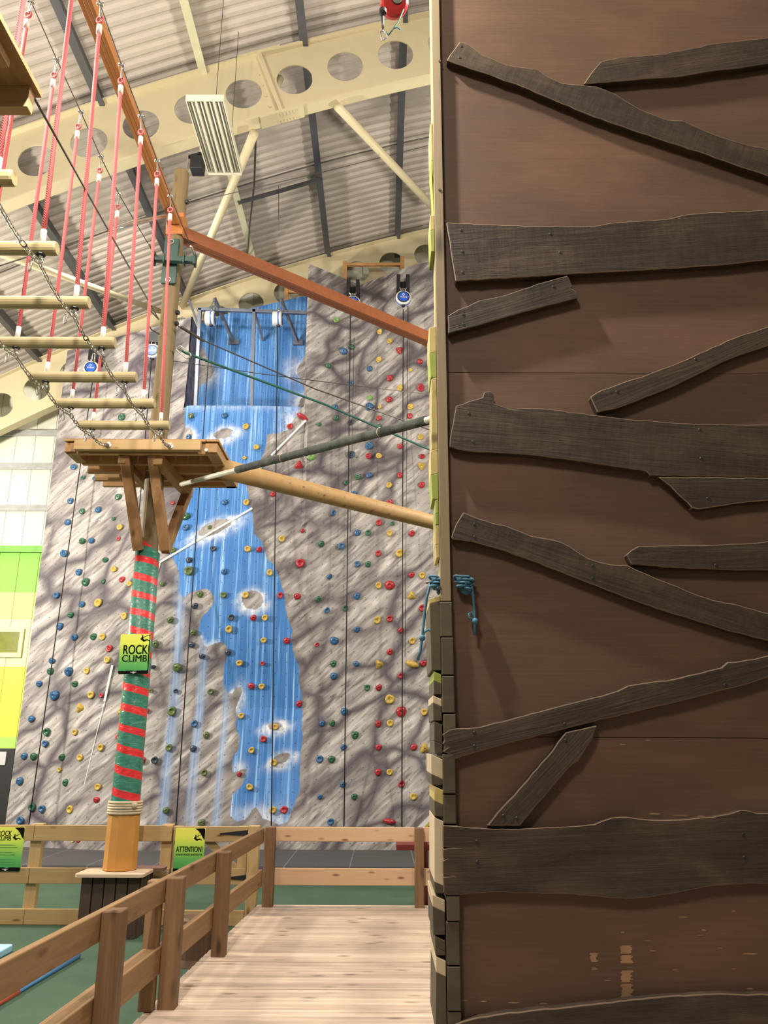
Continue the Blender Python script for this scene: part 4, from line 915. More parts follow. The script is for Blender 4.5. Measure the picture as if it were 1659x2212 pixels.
for (Y, xr_, yc, xf, kR, tR, xfl, kL, tL, lb) in RU:
    R = .047; pr = at(xr_, yc, Y); pl_ = pr-V((.925, 0, 0)); t = thing('bridge_rung', 'round wooden rung of the rope bridge, '+lb, 'rung', (pr.x-.46, Y, pr.z-R), 'rungs of the hanging rope bridge')
    pts = [pl_, pl_+V((.012, 0, 0)), pl_.lerp(pr, .35), pl_.lerp(pr, .7), pr-V((.012, 0, 0)), pr]
    MB().tube(pts, [R*.86, R, R*rr.uniform(.97, 1.03), R*rr.uniform(.97, 1.03), R, R*.86], 16).build('log', M['rung'], t)
    for side, (fx, k_, th) in (('R', (xf, kR, tR)), ('L', (xfl, kL, tL))):
        ft = at(fx, yc, Y); ft = V((ft.x, Y, pr.z+R)); K = at(k_[0], k_[1], Y); T = at(th[0], th[1], Y)
        (cabR if side == 'R' else cabL).append(K)
        d = (T-ft); u = d.normalized(); f1 = ft+u*.09; f2 = T-u*.04
        rope = MB().tube([ft-u*.02, ft.lerp(f2, .5), f2-u*.05], .0155, 10).build('rope', M['redrope'], t, smooth=True)
        MB().tube([ft-u*.005, f1], .019, 10).build('ferrule', M['ferrule'], rope, smooth=True); MB().tube([f2-u*.10, f2-u*.02], .022, 10).build('ferrule', M['ferrule'], rope, smooth=True)
        MB().ring(T+u*.0, (.15, 1, .1), .026, .010, 14, 6).build('thimble', M['redrope'], rope, smooth=True)
        sh = MB().ring(T.lerp(K, .5)+V((0, 0, 0)), (1, .2, 0), .016, .006, 12, 6, stretch=(K-T)*.36)
        sh.build('shackle', M['zinc'], t, smooth=True); MB().ball(K+V((.012, -.01, .0)), .022).ball(K+V((-.014, -.01, .004)), .018).build('cable_clamp', M['zinc'], t, smooth=True)
        ey = V((ft.x+ (ft-T).normalized().x*.0, Y, pr.z-R)); e_ = MB().tube([ey+V((0, 0, .02)), ey-V((0, 0, .035))], .012, 8); e_.ring(ey-V((0, 0, .045)), (0, 1, 0), .018, .007, 12, 6); e_.build('eye_bolt', M['zinc'], t, smooth=True)
        MB().lathe(ey+V((0, 0, .004)), (0, 0, -1), [(.03, 0), (.03, .008)], 10).build('washer', M['black'], t)
        cb = MB().ring(ey+V((-.045, -.03, -.10)), (.3, 1, 0), .013, .0045, 12, 5, stretch=(0, 0, .025)); cb.build('carabiner', M['zinc'], t, smooth=True)
        (chR if side == 'R' else chL).append(ey-V((0, 0, .06)))
def chain(pts, label, pitch=.062):
    dense = []
    for a, b in zip(pts[:-1], pts[1:]): dense += arc_pts(a, b, .035, 24)[:-1]
    dense.append(pts[-1]); out = [dense[0]]; acc = 0; mb = MB(); res = [dense[0]]
    for a, b in zip(dense[:-1], dense[1:]):
        seg = (b-a).length; pos = pitch-acc
        while pos <= seg: res.append(a.lerp(b, pos/seg)); pos += pitch
        acc = (acc+seg) % pitch
    for i in range(len(res)-1):
        a = res[i]; b = res[i+1]; d = (b-a).normalized(); s = d.cross(V((0, 1, 0)) if i % 2 else V((1, .3, 0))).normalized()
        n_ = s if i % 2 else s.cross(d)
        mb.ring((a+b)/2, n_, .0150, .0050, 12, 5, stretch=d*(pitch*.5-.010))
    return tag(mb.build('chain', M['chain'], smooth=True), label, 'chain', 'chains under the rope bridge')
fR = at(367, 963, yf-.09); fL = at(233, 961, yf-.09)
chain([fR]+chR, 'steel chain linking the right ends of the bridge rungs'); chain([fL]+chL, 'steel chain linking the left ends of the bridge rungs')
for p, s_ in ((fR, 'right'), (fL, 'left')): tag(MB().lathe(p+V((0, .015, 0)), (0, -1, 0), [(.034, 0), (.034, .012), (.018, .016), (.018, .04)], 14).build('anchor_eye', M['zinc']), 'zinc anchor eye on the platform front holding the %s chain' % s_, 'anchor')
aRc = aR+V((0, -.0, .06)); aLc = aL+V((0, 0, .06))
simple('cable', [aRc]+cabR, .006, M['cable'], 'steel cable carrying the right ropes of the bridge', 'cable', seg=6); simple('cable', [aLc]+cabL, .006, M['cable'], 'steel cable carrying the left ropes of the bridge', 'cable', seg=6)
for p, q, s_ in ((aRc, cabR[0], 'right'), (aLc, cabL[0], 'left')):
    d = (q-p).normalized(); tag(MB().tube([p, p+d*.06, p+d*.2, p+d*.24], [.009, .016, .016, .008], 8).build('turnbuckle', M['zinc'], smooth=True), 'zinc turnbuckle on the %s end of the green crossarm' % s_, 'turnbuckle')
simple('cable', [at(72, 208, 3.5), at(208, 452, 5.6), at(343, 690, YP-.1)], .008, M['cable'], 'steel safety cable from near platform corner down to the pole', 'cable', seg=6)
simple('cable_tail', [at(343, 690, YP-.1), at(322, 668, YP-.3), at(318, 695, YP-.25), at(327, 712, YP-.2), at(345, 722, YP-.12)], .009, M['cable'], 'dark cable tail looping left of the pole', 'cable', seg=6)
# near platform overhead
np_ = thing('near_platform', 'underside of the near timber platform in the top left corner', 'platform', at(0, 240, 3.2))
zn = at(70, 250, 3.3).z; xr2 = at(72, 245, 3.3).x
MB().box(xr2-1.5, xr2+.02, 1.0, 3.32, zn+.13, zn+.16).build('deck', M['platY'], np_)
MB().box(xr2-1.5, xr2-.005, 3.24, 3.30, zn, zn+.13).build('end_beam', M['platX'], np_, bevel=.004); MB().box(xr2-1.5, xr2-.03, 1.0, 3.08, zn+.075, zn+.13).build('joist', M['platY'], np_, bevel=.004)
# ------------------------------------------------------------------ boardwalk and brown balustrades
B1 = onz(578, 1957, 0); P1 = onz(475, 2064, 0); P2 = onz(362, 2176, 0)
dirL = (P2-B1).normalized(); YD = B1.y+.08
def onl(Y, dx=0): k = (Y-B1.y)/dirL.y; return V((B1.x+dirL.x*k+dx, Y, 0))
xl0 = onl(YD).x; mb = MB(); w = .118; y = YD; i = 0
vs = []
rr = random.Random(4)
yy = 0
nbd = int((YD+1.2)/w)
for k in range(nbd):
    ya = YD-w*(k+1)+.004; ybb = YD-w*k-.0; zt_ = rr.uniform(-.004, .0)
    xa = onl(ybb, -.12).x; xb = 3.2
    mb.box(xa, xb, ya, ybb, -.03, zt_)
dk = thing('boardwalk', 'pale worn timber boardwalk with boards laid crosswise', 'boardwalk', (0, 4, FL))
mb.build('boards', M['deck'], dk, bevel=.002)
a = onl(YD, -.10); b = onl(-1, -.10); MB().bar(a+V((0, 0, -.11)), b+V((0, 0, -.11)), .05, .16).build('edge_joist', M['postZ'], dk)
MB().box(xl0-.1, 3.2, YD-.02, YD+.03, -.19, -.03).build('edge_joist', M['brownX'], dk)
HR = .757
def post(parent, p, w=.105, h=HR, zb=-.05, mat='brownZ', ang=0):
    c, s = math.cos(ang), math.sin(ang); pts = []
    for z in (zb, h):
        for dx, dy in ((-1, -1), (1, -1), (1, 1), (-1, 1)): pts.append((p.x+(dx*c-dy*s)*w/2, p.y+(dx*s+dy*c)*w/2, z))
    return MB().hexa(pts).build('post', M[mat], parent, bevel=.008)
angL = math.atan2(dirL.x, dirL.y)
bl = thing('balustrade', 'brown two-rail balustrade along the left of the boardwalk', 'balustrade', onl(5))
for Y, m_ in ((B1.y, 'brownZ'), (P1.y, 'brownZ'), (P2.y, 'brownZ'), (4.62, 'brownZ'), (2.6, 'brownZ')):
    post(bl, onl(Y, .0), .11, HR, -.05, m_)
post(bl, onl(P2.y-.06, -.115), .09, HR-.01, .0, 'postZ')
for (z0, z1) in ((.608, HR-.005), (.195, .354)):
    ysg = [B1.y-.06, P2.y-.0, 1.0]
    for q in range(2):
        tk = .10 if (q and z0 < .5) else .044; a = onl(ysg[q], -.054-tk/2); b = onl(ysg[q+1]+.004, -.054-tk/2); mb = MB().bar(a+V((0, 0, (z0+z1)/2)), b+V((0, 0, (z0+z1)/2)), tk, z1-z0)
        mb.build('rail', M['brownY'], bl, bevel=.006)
bb = thing('balustrade', 'brown two-rail balustrade across the far end of the boardwalk', 'balustrade', (-.4, B1.y, 0))
PR = onz(907, 1962, 0); post(bb, V((PR.x, B1.y-.02, 0)), .095, HR, -.05, 'brownZ')
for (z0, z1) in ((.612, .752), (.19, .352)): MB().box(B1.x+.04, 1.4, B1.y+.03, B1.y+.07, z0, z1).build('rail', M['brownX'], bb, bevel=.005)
# ------------------------------------------------------------------ pale fence, gate and signs
YG = 9.30
fz = lambda y: at(60, y, YG).z
rails = [(fz(1816), fz(1782)), (fz(1908), fz(1874)), (fz(1997), fz(1963))]
fn = thing('fence', 'pale pine three-rail fence on the left behind the pole', 'fence', (at(150, 1990, YG).x, YG, FL))
xa = at(-160, 1800, YG).x; xb = at(372, 1800, YG).x; xm = at(74, 1800, YG).x
for (z0, z1) in rails:
    MB().box(xa, xm, YG-.02, YG+.022, z0, z1).build('rail', M['pine'], fn, bevel=.005); MB().box(xm+.004, xb, YG-.02, YG+.022, z0, z1).build('rail', M['pine'], fn, bevel=.005)
for px in (79, 361): c = at(px, 1840, YG+.08); MB().box(c.x-.06, c.x+.06, YG+.024, YG+.12, FL, rails[0][1]+.01).build('post', M['pineZ'], fn, bevel=.006)
gt = thing('gate', 'pale pine gate with black strap hinges beside the ATTENTION sign', 'gate', (at(450, 1990, YG).x, YG, FL))
ga = at(376, 1800, YG).x; gb = at(536, 1800, YG).x
gzz = [(at(450, 1818, YG).z, at(450, 1785, YG).z), (at(450, 1911, YG).z, at(450, 1875, YG).z), (at(450, 2002, YG).z, at(450, 1966, YG).z)]
for (z0, z1) in gzz: MB().box(ga, gb, YG-.02, YG+.022, z0, z1).build('rail', M['pine'], gt, bevel=.005)
MB().bar((at(447, 1815, YG).x, YG+.04, gzz[0][0]+.02), (at(527, 1880, YG).x, YG+.04, gzz[1][0]+.05), .03, .085, (0, 0, 1)).build('diagonal', M['pine'], gt)
MB().box(at(524, 1840, YG).x-.06, at(524, 1840, YG).x+.04, YG+.024, YG+.07, gzz[1][0], gzz[0][1]).build('upright', M['pineZ'], gt); MB().box(ga, ga+.09, YG+.024, YG+.07, gzz[2][0], gzz[0][1]).build('upright', M['pineZ'], gt)
for yy, x0_ in ((1800, 475), (1896, 487)):
    a = at(x0_, yy+1, YG-.025); b = at(540, yy-1, YG-.025)
    MB().prism([(a.x, YG-.024, a.z-.006), (b.x, YG-.024, b.z-.03), (b.x, YG-.024, b.z+.03), (a.x, YG-.024, a.z+.006)], (0, -.006, 0)).build('strap_hinge', M['black'], gt)
gp = at(546, 1900, YG); tag(MB().box(gp.x-.062, gp.x+.055, YG-.07, YG+.05, FL, at(546, 1783, YG).z).build('gate_post', M['pineZ'], bevel=.006), 'pale square gate post behind the corner of the brown balustrade', 'post')
ysg = YG-.03; wS = (at(444, 1790, ysg)-at(380, 1788, ysg)).x
tl = at(380, 1788.5, ysg); hS = at(380, 1788.5, ysg).z-at(374, 1884, ysg).z
sign('sign', 'yellow and green ATTENTION! sign on the gate beside the balustrade', tl, tl+V((wS, 0, 0)), tl+V((wS, 0, -hS)), tl+V((0, 0, -hS)), [('ATTENTION!', .06, .455, .125, .88), ('NO ENTRY WITHOUT AN INSTRUCTOR', .06, .375, .04, .88)], kind='fence')
tr = at(54.5, 1787, ysg); tl = tr-V((wS, 0, 0))
sl = [('ROCK', .12, .80, .12, .46), ('CLIMB', .12, .70, .095, .46)]
sg = sign('sign', 'yellow and green ROCK CLIMB notice with small print on the left fence', tl, tr, tr-V((0, 0, hS)), tl-V((0, 0, hS)), sl, kind='fence')
lm = MB(); rr = random.Random(8)
for i in range(9):
    if i in (2, 5): continue
    z = tr.z-hS*(.40+.055*i); lm.poly([(tl.x+wS*.12, ysg-.002, z), (tl.x+wS*rr.uniform(.5, .85), ysg-.002, z), (tl.x+wS*.8, ysg-.002, z-.006), (tl.x+wS*.12, ysg-.002, z-.006)])
lm.build('small_print', plain('faded print', (.10, .26, .06)), sg)
# floor props left
a = onz(168, 2064, FL+.02); b = onz(34, 2142, FL+.02); t = thing('floor_pole', 'blue pole with red end lying on the green carpet, bottom left', 'pole', a.lerp(b, .5))
d = (b-a).normalized(); MB().tube([a, b], .03, 12).build('shaft', M['bluepole'], t, smooth=True); MB().tube([b, b+d*.5], .036, 12).build('red_end', M['redpaint'], t, smooth=True)
p = onz(24, 2040, FL+.06); tag(MB().prism(rrect(p.x-1.2, p.x+.02, p.y-.55, p.y+.02, .04, FL+.0), (0, 0, .06)).build('play_mat', M['bluemat'], bevel=.01), 'pale blue mat at the left edge beyond the balustrade', 'mat')
p = onz(405, 2100, FL); tag(MB().lathe((p.x, p.y+.25, FL), (0, 0, 1), [(.17, 0), (.15, .06), (.145, .36), (.13, .38), (.001, .385)], 20).build('log_stump', M['bark']), 'reddish brown log stump beneath the lower rail of the balustrade', 'stump')
# dark red frame, warning triangle beyond the far balustrade
t = thing('red_bench', 'dark red metal bench frame behind the right corner post', 'bench', at(905, 1962, B1.y+.45))
yq = B1.y+.5; a = at(856, 1829, yq); MB().box(a.x, a.x+.75, yq-.06, yq+.2, a.z-.03, a.z+.03).build('seat', M['darkred'], t, bevel=.004)
a = at(919, 1800, B1.y+.2); MB().box(a.x-.02, a.x+.02, B1.y+.18, B1.y+.22, FL, at(919, 1790, B1.y+.2).z).build('leg', M['darkred'], t); MB().box(a.x+.4, a.x+.44, B1.y+.18, B1.y+.22, FL, a.z).build('leg', M['darkred'], t)
yq = 11.0; c = at(930, 1786, yq); t = thing('triangle_notice', 'white triangular warning board showing above the far rail by the planks', 'sign', c)
tri = lambda s, e: [c+V((-.16*s, e, -.02)), c+V((.16*s, e, -.02)), c+V((0, e, .13*s))]
MB().prism(tri(1.15, 0), (0, .01, 0)).build('board', M['white'], t); MB().prism(tri(.62, -.003), (0, .002, 0)).build('picture', M['h_yellow'], t); MB().poly([c+V((-.03, -.005, 0)), c+V((.03, -.005, 0)), c+V((.0, -.005, .05))]).build('figure', M['black'], t)
MB().box(c.x-.01, c.x+.01, yq+.01, yq+.03, FL, c.z).build('stand', M['black'], t)
# ------------------------------------------------------------------ brown tower on the right
YT = 2.90; YQ = 2.862
tw = thing('tower', 'brown stained plywood tower side filling the right of the photo', 'tower', (1.2, YT, FL))
XB0 = at(941, 600, 2.87).x; XB1 = XB0+.040
mb = MB(); zs_ = at(1100, 1592, YT).z; za_ = at(1100, 805, YT).z
for (z0, z1) in ((FL, zs_-.001), (zs_+.001, za_-.001), (za_+.001, 5.7)): mb = MB().box(XB1-.0, 2.6, YT, YT+.018, z0, z1); mb.build('plywood_panel', M['ply'], tw)
zt0 = at(950, 1298, 2.87).z
MB().box(XB0, XB1-.002, 2.872, 2.925, zt0, 5.7).build('batten', M['batten'], tw, bevel=.002)
ys_ = [1299, 1376, 1459, 1541, 1628, 1715, 1781, 1850, 1934, 1990, 2086, 2185, 2290]
for a_, b_ in zip(ys_[:-1], ys_[1:]):
    z1 = at(965, a_, 2.87).z; z0 = at(965, b_, 2.87).z; dx = rr.uniform(-.004, .004)
    MB().box(XB0+dx, XB0+.043+dx, 2.868+rr.uniform(-.006, .006), 3.5, z0+.002, z1-.002).build('plank', M['endgrain'], tw, bevel=.003)
MB().box(XB0+.05, 2.6, 2.93, 3.5, FL, 5.7).build('core', M['slat'], tw)
MB().box(XB0+.002, XB0+.049, 2.93, 3.02, zt0, 5.7).build('side_sheet', M['sideboard'], tw)
for y_ in (132, 410, 1270): MB().lathe(at(950, y_, 2.871), (0, -1, 0), [(.007, 0), (.006, .002)], 8).build('screw', M['slat'], tw)
# worn bare patches of the plywood
wp = MB(); rw = random.Random(6)
def patch(x0, y0, x1, y1, n):
    Lf = []; Rt = []
    for k in range(n*3+1):
        y = y0+(y1-y0)*k/(n*3); Lf.append((x0+rw.uniform(-3, 3), y)); Rt.append((x1+rw.uniform(-6, 4), y))
    MB().poly([at(q[0], q[1], YT-.0012) for q in Lf+Rt[::-1]]).build('worn_patch', M['tan'], tw)
patch(1341, 2042, 1364, 2060, 3); patch(1341, 2063, 1366, 2081, 3); patch(1342, 2096, 1366, 2122, 4); patch(1342, 2125, 1366, 2155, 5); patch(1275, 2058, 1291, 2078, 3); patch(1278, 2090, 1290, 2096, 1)
for (x, y, l) in ((1345, 1608, 16), (1400, 1599, 14), (1465, 1600, 22), (1415, 1758, 30), (1470, 1761, 40), (1515, 1763, 20), (1476, 1981, 24), (1520, 2009, 12), (1513, 2020, 16), (1400, 2031, 18), (1410, 2054, 16), (1000, 2161, 24), (1045, 2163, 16), (1110, 2166, 28), (1175, 2168, 22), (1620, 2060, 34), (1555, 2048, 12), (1460, 2095, 14), (1313, 2118, 14), (1585, 1968, 10), (1585, 2093, 12), (1620, 2136, 16), (1345, 2014, 10)):
    t_ = rw.uniform(1.0, 2.2); MB().poly([at(q[0], q[1], YT-.0012) for q in ((x-l/2, y), (x-l/4, y-t_), (x+l/4, y-t_*.7), (x+l/2, y+t_*.3), (x+l/5, y+t_), (x-l/3, y+t_*.8))]).build('worn_patch', M['tan'], tw)
# waney boards nailed on the plywood
WN = [
 ('upper diagonal waney board starting at the top left of the plywood', [(965, 130), (972, 118), (993, 90), (1010, 94), (1040, 117), (1058, 124), (1080, 134), (1110, 143), (1135, 146), (1160, 149), (1185, 166), (1215, 180), (1262, 184), (1290, 187), (1330, 203), (1370, 228), (1400, 243), (1440, 258), (1475, 260), (1500, 272), (1540, 289), (1600, 308), (1659, 322), (1740, 345), (1740, 412), (1659, 380), (1560, 346), (1460, 312), (1357, 278), (1257, 242), (1129, 188), (1050, 159), (985, 138)], [(997, 100), (993, 124)]),
 ('short waney board with pointed left end in the top right corner', [(1261, 181), (1275, 160), (1298, 133), (1339, 123), (1403, 119), (1467, 110), (1540, 94), (1600, 88), (1659, 81), (1740, 74), (1740, 124), (1659, 137), (1600, 147), (1540, 153), (1472, 165), (1357, 174), (1310, 178)], []),
 ('broad level waney board in the upper part of the plywood', [(964, 480), (985, 481), (1030, 484), (1100, 486), (1150, 488), (1230, 488), (1290, 487), (1320, 481), (1360, 478), (1440, 473), (1490, 462), (1540, 458), (1600, 456), (1659, 453), (1740, 448), (1740, 556), (1659, 561), (1560, 572), (1450, 580), (1300, 588), (1150, 597), (1050, 603), (984, 607)], [(996, 497), (999, 543), (999, 588), (1189, 505), (1210, 545)]),
 ('short sloping waney board under the broad upper board', [(967, 682), (990, 668), (1010, 661), (1037, 648), (1070, 642), (1100, 634), (1129, 624), (1160, 613), (1200, 602), (1226, 595), (1232, 606), (1237, 619), (1233, 622), (1246, 630), (1249, 643), (1200, 656), (1129, 674), (1083, 688), (1020, 706), (968, 720)], [(1001, 679), (1001, 700), (1196, 619)]),
 ('waney board rising to the right edge at mid height', [(1275, 857), (1300, 842), (1339, 828), (1400, 808), (1449, 790), (1500, 768), (1540, 749), (1600, 724), (1659, 705), (1740, 680), (1740, 722), (1659, 747), (1610, 763), (1563, 781), (1530, 798), (1495, 815), (1449, 837), (1394, 858), (1360, 872), (1335, 881), (1291, 891)], [(1333, 846), (1503, 776)]),
 ('broad waney board with a knob on its upper edge, mid height', [(985, 876), (1000, 872), (1014, 866), (1030, 862), (1042, 858), (1046, 846), (1060, 845), (1066, 850), (1068, 871), (1085, 877), (1101, 883), (1174, 882), (1200, 885), (1229, 890), (1290, 897), (1357, 905), (1400, 908), (1472, 914), (1540, 916), (1659, 917), (1740, 919), (1740, 1031), (1659, 1030), (1530, 1029), (1404, 1027), (1396, 1018), (1312, 1005), (1229, 993), (1129, 981), (1060, 977), (1024, 976), (990, 971), (971, 965), (972, 945)], [(1013, 893), (1022, 954), (1512, 928), (1515, 990)]),
 ('angled waney board butted beneath the knobbed board', [(1421, 1029.5), (1530, 1030.5), (1659, 1031.5), (1740, 1032.5), (1740, 1074), (1659, 1081), (1620, 1084), (1586, 1088), (1560, 1093), (1531, 1097), (1510, 1100), (1495, 1097), (1472, 1075), (1449, 1051)], [(1530, 1076)]),
 ('lower diagonal waney board with pale sawn left end', [(975, 1160), (978, 1150), (985, 1132), (1001, 1106), (1020, 1114), (1037, 1121), (1065, 1130), (1092, 1135), (1120, 1146), (1147, 1157), (1180, 1163), (1211, 1170), (1230, 1179), (1248, 1192), (1270, 1205), (1293, 1213), (1320, 1219), (1357, 1221), (1372, 1229), (1403, 1242), (1449, 1261), (1495, 1280), (1540, 1296), (1600, 1308), (1659, 1324), (1740, 1350), (1740, 1416), (1659, 1384), (1586, 1366), (1540, 1352), (1449, 1325), (1357, 1293), (1220, 1239), (1150, 1212), (1083, 1188), (1020, 1170), (977, 1165)], [(1025, 1133), (1026, 1160), (1281, 1222), (1281, 1249)]),
 ('small level waney board with pointed end at the right edge', [(1353, 1198), (1364, 1188), (1380, 1179), (1430, 1178), (1472, 1177), (1530, 1177), (1586, 1174), (1630, 1173), (1659, 1169), (1740, 1165), (1740, 1233), (1659, 1232), (1590, 1232), (1540, 1230), (1449, 1226), (1400, 1222), (1364, 1219)], [(1547, 1221)]),
 ('long waney board rising to the right with a split left end', [(956, 1586), (970, 1576), (985, 1573), (1010, 1573), (1037, 1570), (1070, 1561), (1101, 1554), (1165, 1537), (1210, 1525), (1257, 1513), (1300, 1503), (1335, 1492), (1357, 1481), (1400, 1474), (1440, 1470), (1500, 1456), (1559, 1442), (1572, 1430), (1600, 1428), (1659, 1416), (1740, 1400), (1740, 1444), (1659, 1464), (1600, 1482), (1540, 1497), (1495, 1509), (1449, 1520), (1380, 1536), (1312, 1552), (1220, 1575), (1129, 1598), (1080, 1612), (1037, 1623), (980, 1641), (957, 1637), (973, 1631), (956, 1623), (968, 1614), (956, 1607), (960, 1598)], [(1025, 1583), (1025, 1612), (1567, 1480), (1220, 1565)]),
 ('short diagonal waney brace between the two lowest long boards', [(1052, 1784), (1074, 1756), (1100, 1728), (1129, 1696), (1160, 1660), (1193, 1622), (1205, 1603), (1222, 1582), (1255, 1575), (1290, 1567), (1280, 1597), (1268, 1614), (1257, 1632), (1250, 1644), (1238, 1651), (1226, 1662), (1216, 1674), (1195, 1698), (1174, 1724), (1150, 1752), (1124, 1784)], [(1222, 1600), (1088, 1763), (1117, 1768)]),
 ('broadest level waney board with a split left end, near the bottom', [(957, 1783), (1000, 1786), (1053, 1790), (1120, 1791), (1170, 1788), (1220, 1786), (1255, 1784), (1284, 1781), (1300, 1774), (1321, 1767), (1340, 1765), (1357, 1765), (1380, 1769), (1412, 1772), (1472, 1771), (1510, 1767), (1540, 1765), (1577, 1758), (1600, 1750), (1620, 1752), (1635, 1757), (1659, 1757), (1740, 1758), (1740, 1904), (1659, 1909), (1600, 1910), (1540, 1913), (1472, 1926), (1403, 1938), (1357, 1942), (1320, 1940), (1289, 1936), (1220, 1931), (1129, 1929), (1060, 1927), (1020, 1930), (991, 1934), (970, 1934), (958, 1928), (957, 1895), (978, 1893), (957, 1888), (957, 1860), (966, 1855), (957, 1850), (957, 1834), (985, 1832), (957, 1829)], [(1030, 1818), (1031, 1863), (1606, 1803), (1608, 1853)]),
 ('lowest waney board, mostly cut off by the bottom edge', [(975, 2216), (1000, 2206), (1037, 2197), (1083, 2190), (1150, 2182), (1220, 2176), (1290, 2168), (1357, 2160), (1449, 2151), (1540, 2147), (1600, 2148), (1659, 2148), (1740, 2150), (1740, 2330), (960, 2340)], []),
]
for lb, poly, nails in WN:
    pp = []
    npts = len(poly)
    for i_ in range(npts):      # small irregularities along the live edge
        a_ = V(poly[i_]); b_ = V(poly[(i_+1) % npts]); n_ = max(1, int((b_-a_).length/14)); dn = V((-(b_-a_).y, (b_-a_).x)).normalized() if (b_-a_).length > 0 else V((0, 0)); dn = -dn if dn.y < 0 else dn
        for k in range(n_):
            q = a_.lerp(b_, k/n_)
            if k: q = q+dn*(mnoise.noise(V((q.x*.05, q.y*.05, 3.3)))*2.0)
            pp.append(at(q.x, q.y, YQ))
    t = thing('waney_board', lb, 'board', (sum(q.x for q in pp)/len(pp), YQ, min(q.z for q in pp)), 'waney boards nailed to the plywood')
    Pm = np.array([(q.x, q.z) for q in pp]); Pm = Pm-Pm.mean(0); ev = np.linalg.eigh(Pm.T@Pm)[1][:, 1]; slope = math.atan(ev[1]/ev[0])
    bo = MB().prism(pp, (0, YT-YQ-.001, 0)).build('board', [wane(slope), M['waneedge']], t, bevel=.0035); bo.modifiers[0].material = 1
    for x_, y_ in nails: MB().lathe(at(x_, y_, YQ-.0005), (0, -1, 0), [(.0062, 0), (.005, .0012)], 8).build('screw', M['black'], t)
# boards nailed to the tower's left side, seen end-on
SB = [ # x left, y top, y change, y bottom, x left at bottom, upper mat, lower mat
 (929, 268, 348, 466, 942, 'sideboard', 'greenlit'), (929, 466, 498, 543, 931, 'sideboard', 'greenlit'), (927, 708, 763, 816, 930, 'sideboard', 'greenlit'), (932, 818, 972, 975, 933, 'sideboard', 'sideboard'),
 (930, 975, 1026, 1078, 934, 'sideboard', 'greenlit'), (940, 1080, 1110, 1133, 941, 'greenlit', 'greenlit'), (940, 1136, 1177, 1205, 943, 'sideboard', 'sideboard'), (928, 1293, 1304, 1448, 932, 'sideboard', 'endgrain'),
 (937, 1450, 1470, 1500, 937, 'greenlit', 'endgrain'), (935, 1502, 1518, 1557, 936, 'batten', 'endgrain'), (938, 1558, 1600, 1628, 939, 'endgrain', 'endgrain'), (931, 1629, 1672, 1696, 933, 'batten', 'endgrain'), (938, 1698, 1730, 1764, 939, 'sideboard', 'endgrain'),
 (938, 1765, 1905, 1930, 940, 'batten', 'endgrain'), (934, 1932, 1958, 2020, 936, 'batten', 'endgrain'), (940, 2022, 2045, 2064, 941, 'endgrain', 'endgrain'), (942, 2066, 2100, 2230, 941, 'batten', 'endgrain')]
M['greenlit'] = wood('green lit board', (.30, .34, .06), (.20, .24, .04), 'Y', 16, rough=.6)  # green light on the board ends, painted into their colour
for i_, (xt_, y0, ym, y1, xb_, mu, ml) in enumerate(SB):
    YS = 2.885; f = lambda x, y: at(x, y, YS); xe = XB0-.001
    tp = f(xt_, y0); bt = f(xb_, y1); md = f(xt_+(xb_-xt_)*.15, ym)
    t = thing('side_board', 'board end on the tower\'s left edge, %s of seventeen from the top' % ORD[i_], 'board', (xe, YS, bt.z), 'boards along the left side of the tower')
    dz = (xe-tp.x)*.45 if y0 > 1400 else -(xe-tp.x)*.25
    MB().prism([tp, V((xe, YS, tp.z-dz)), V((xe, YS, md.z-dz)), md], (0, .14 if y0 < 1250 else .30, 0)).build('upper_face', M['litface' if mu == 'batten' else mu], t, bevel=.002)
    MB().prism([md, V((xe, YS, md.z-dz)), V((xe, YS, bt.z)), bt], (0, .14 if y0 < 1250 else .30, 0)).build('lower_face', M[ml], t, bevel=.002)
# blue cords
def cord(label, coil, tail, extra, sc_=1.0):
    t = thing('cord', label, 'cord', coil); rr_ = random.Random(2)
    MB().tube([coil+V((-.035, .04, .004)), coil+V((.035, .0, .008))], .006, 8).build('peg', M['batten'], t)
    mb = MB()
    for k in range(9): mb.ring(coil+V((.010*(k % 3-1), -.010+.007*(k % 2), -.0052*k+.012)), (rr_.uniform(-.35, .35), rr_.uniform(-.35, .35), 1), .012, .0050, 16, 6, stretch=(max(.002, .016*sc_-.0018*k), 0, 0))
    mb.ball(coil+V((.006, .0, -.028)), .022, sc=(1.1*sc_, .5, 1))
    mb.build('wound_turns', M['bluerope'], t, smooth=True)
    MB().tube(tail, .0052, 8).build('tail', M['bluerope'], t, smooth=True)
    for k_ in extra: (MB().tube(k_, .0045, 8) if len(k_) > 1 else MB().ball(k_[0], .012)).build('knot' if len(k_) == 1 else 'loop', M['bluerope'], t, smooth=True)
g = lambda x, y, Y=2.86: at(x, y, Y)
cord('blue cord tied on a peg of the plywood, its tail hanging below', g(1003, 1256, 2.87), [g(1016, 1254), g(1022, 1285), g(1024, 1315), g(1026, 1340), g(1025, 1372)], [[g(1026, 1342)], [g(1026, 1338), g(1014, 1336), g(1013, 1326), g(1018, 1322), g(1024, 1332), g(1027, 1344)]])
YC = 2.9
cord('blue cord knotted on the tower\'s left edge, hanging before the rock wall', g(943, 1256, YC), [g(941, 1252, YC), g(930, 1258, YC), g(921, 1295, YC), g(915, 1345, YC), g(912, 1375, YC), g(908, 1405, YC), g(902, 1426, YC)], [[g(912, 1378, YC)], [g(912, 1378, YC), g(916, 1366, YC), g(925, 1360, YC), g(936, 1366, YC), g(941, 1384, YC)]], .35)
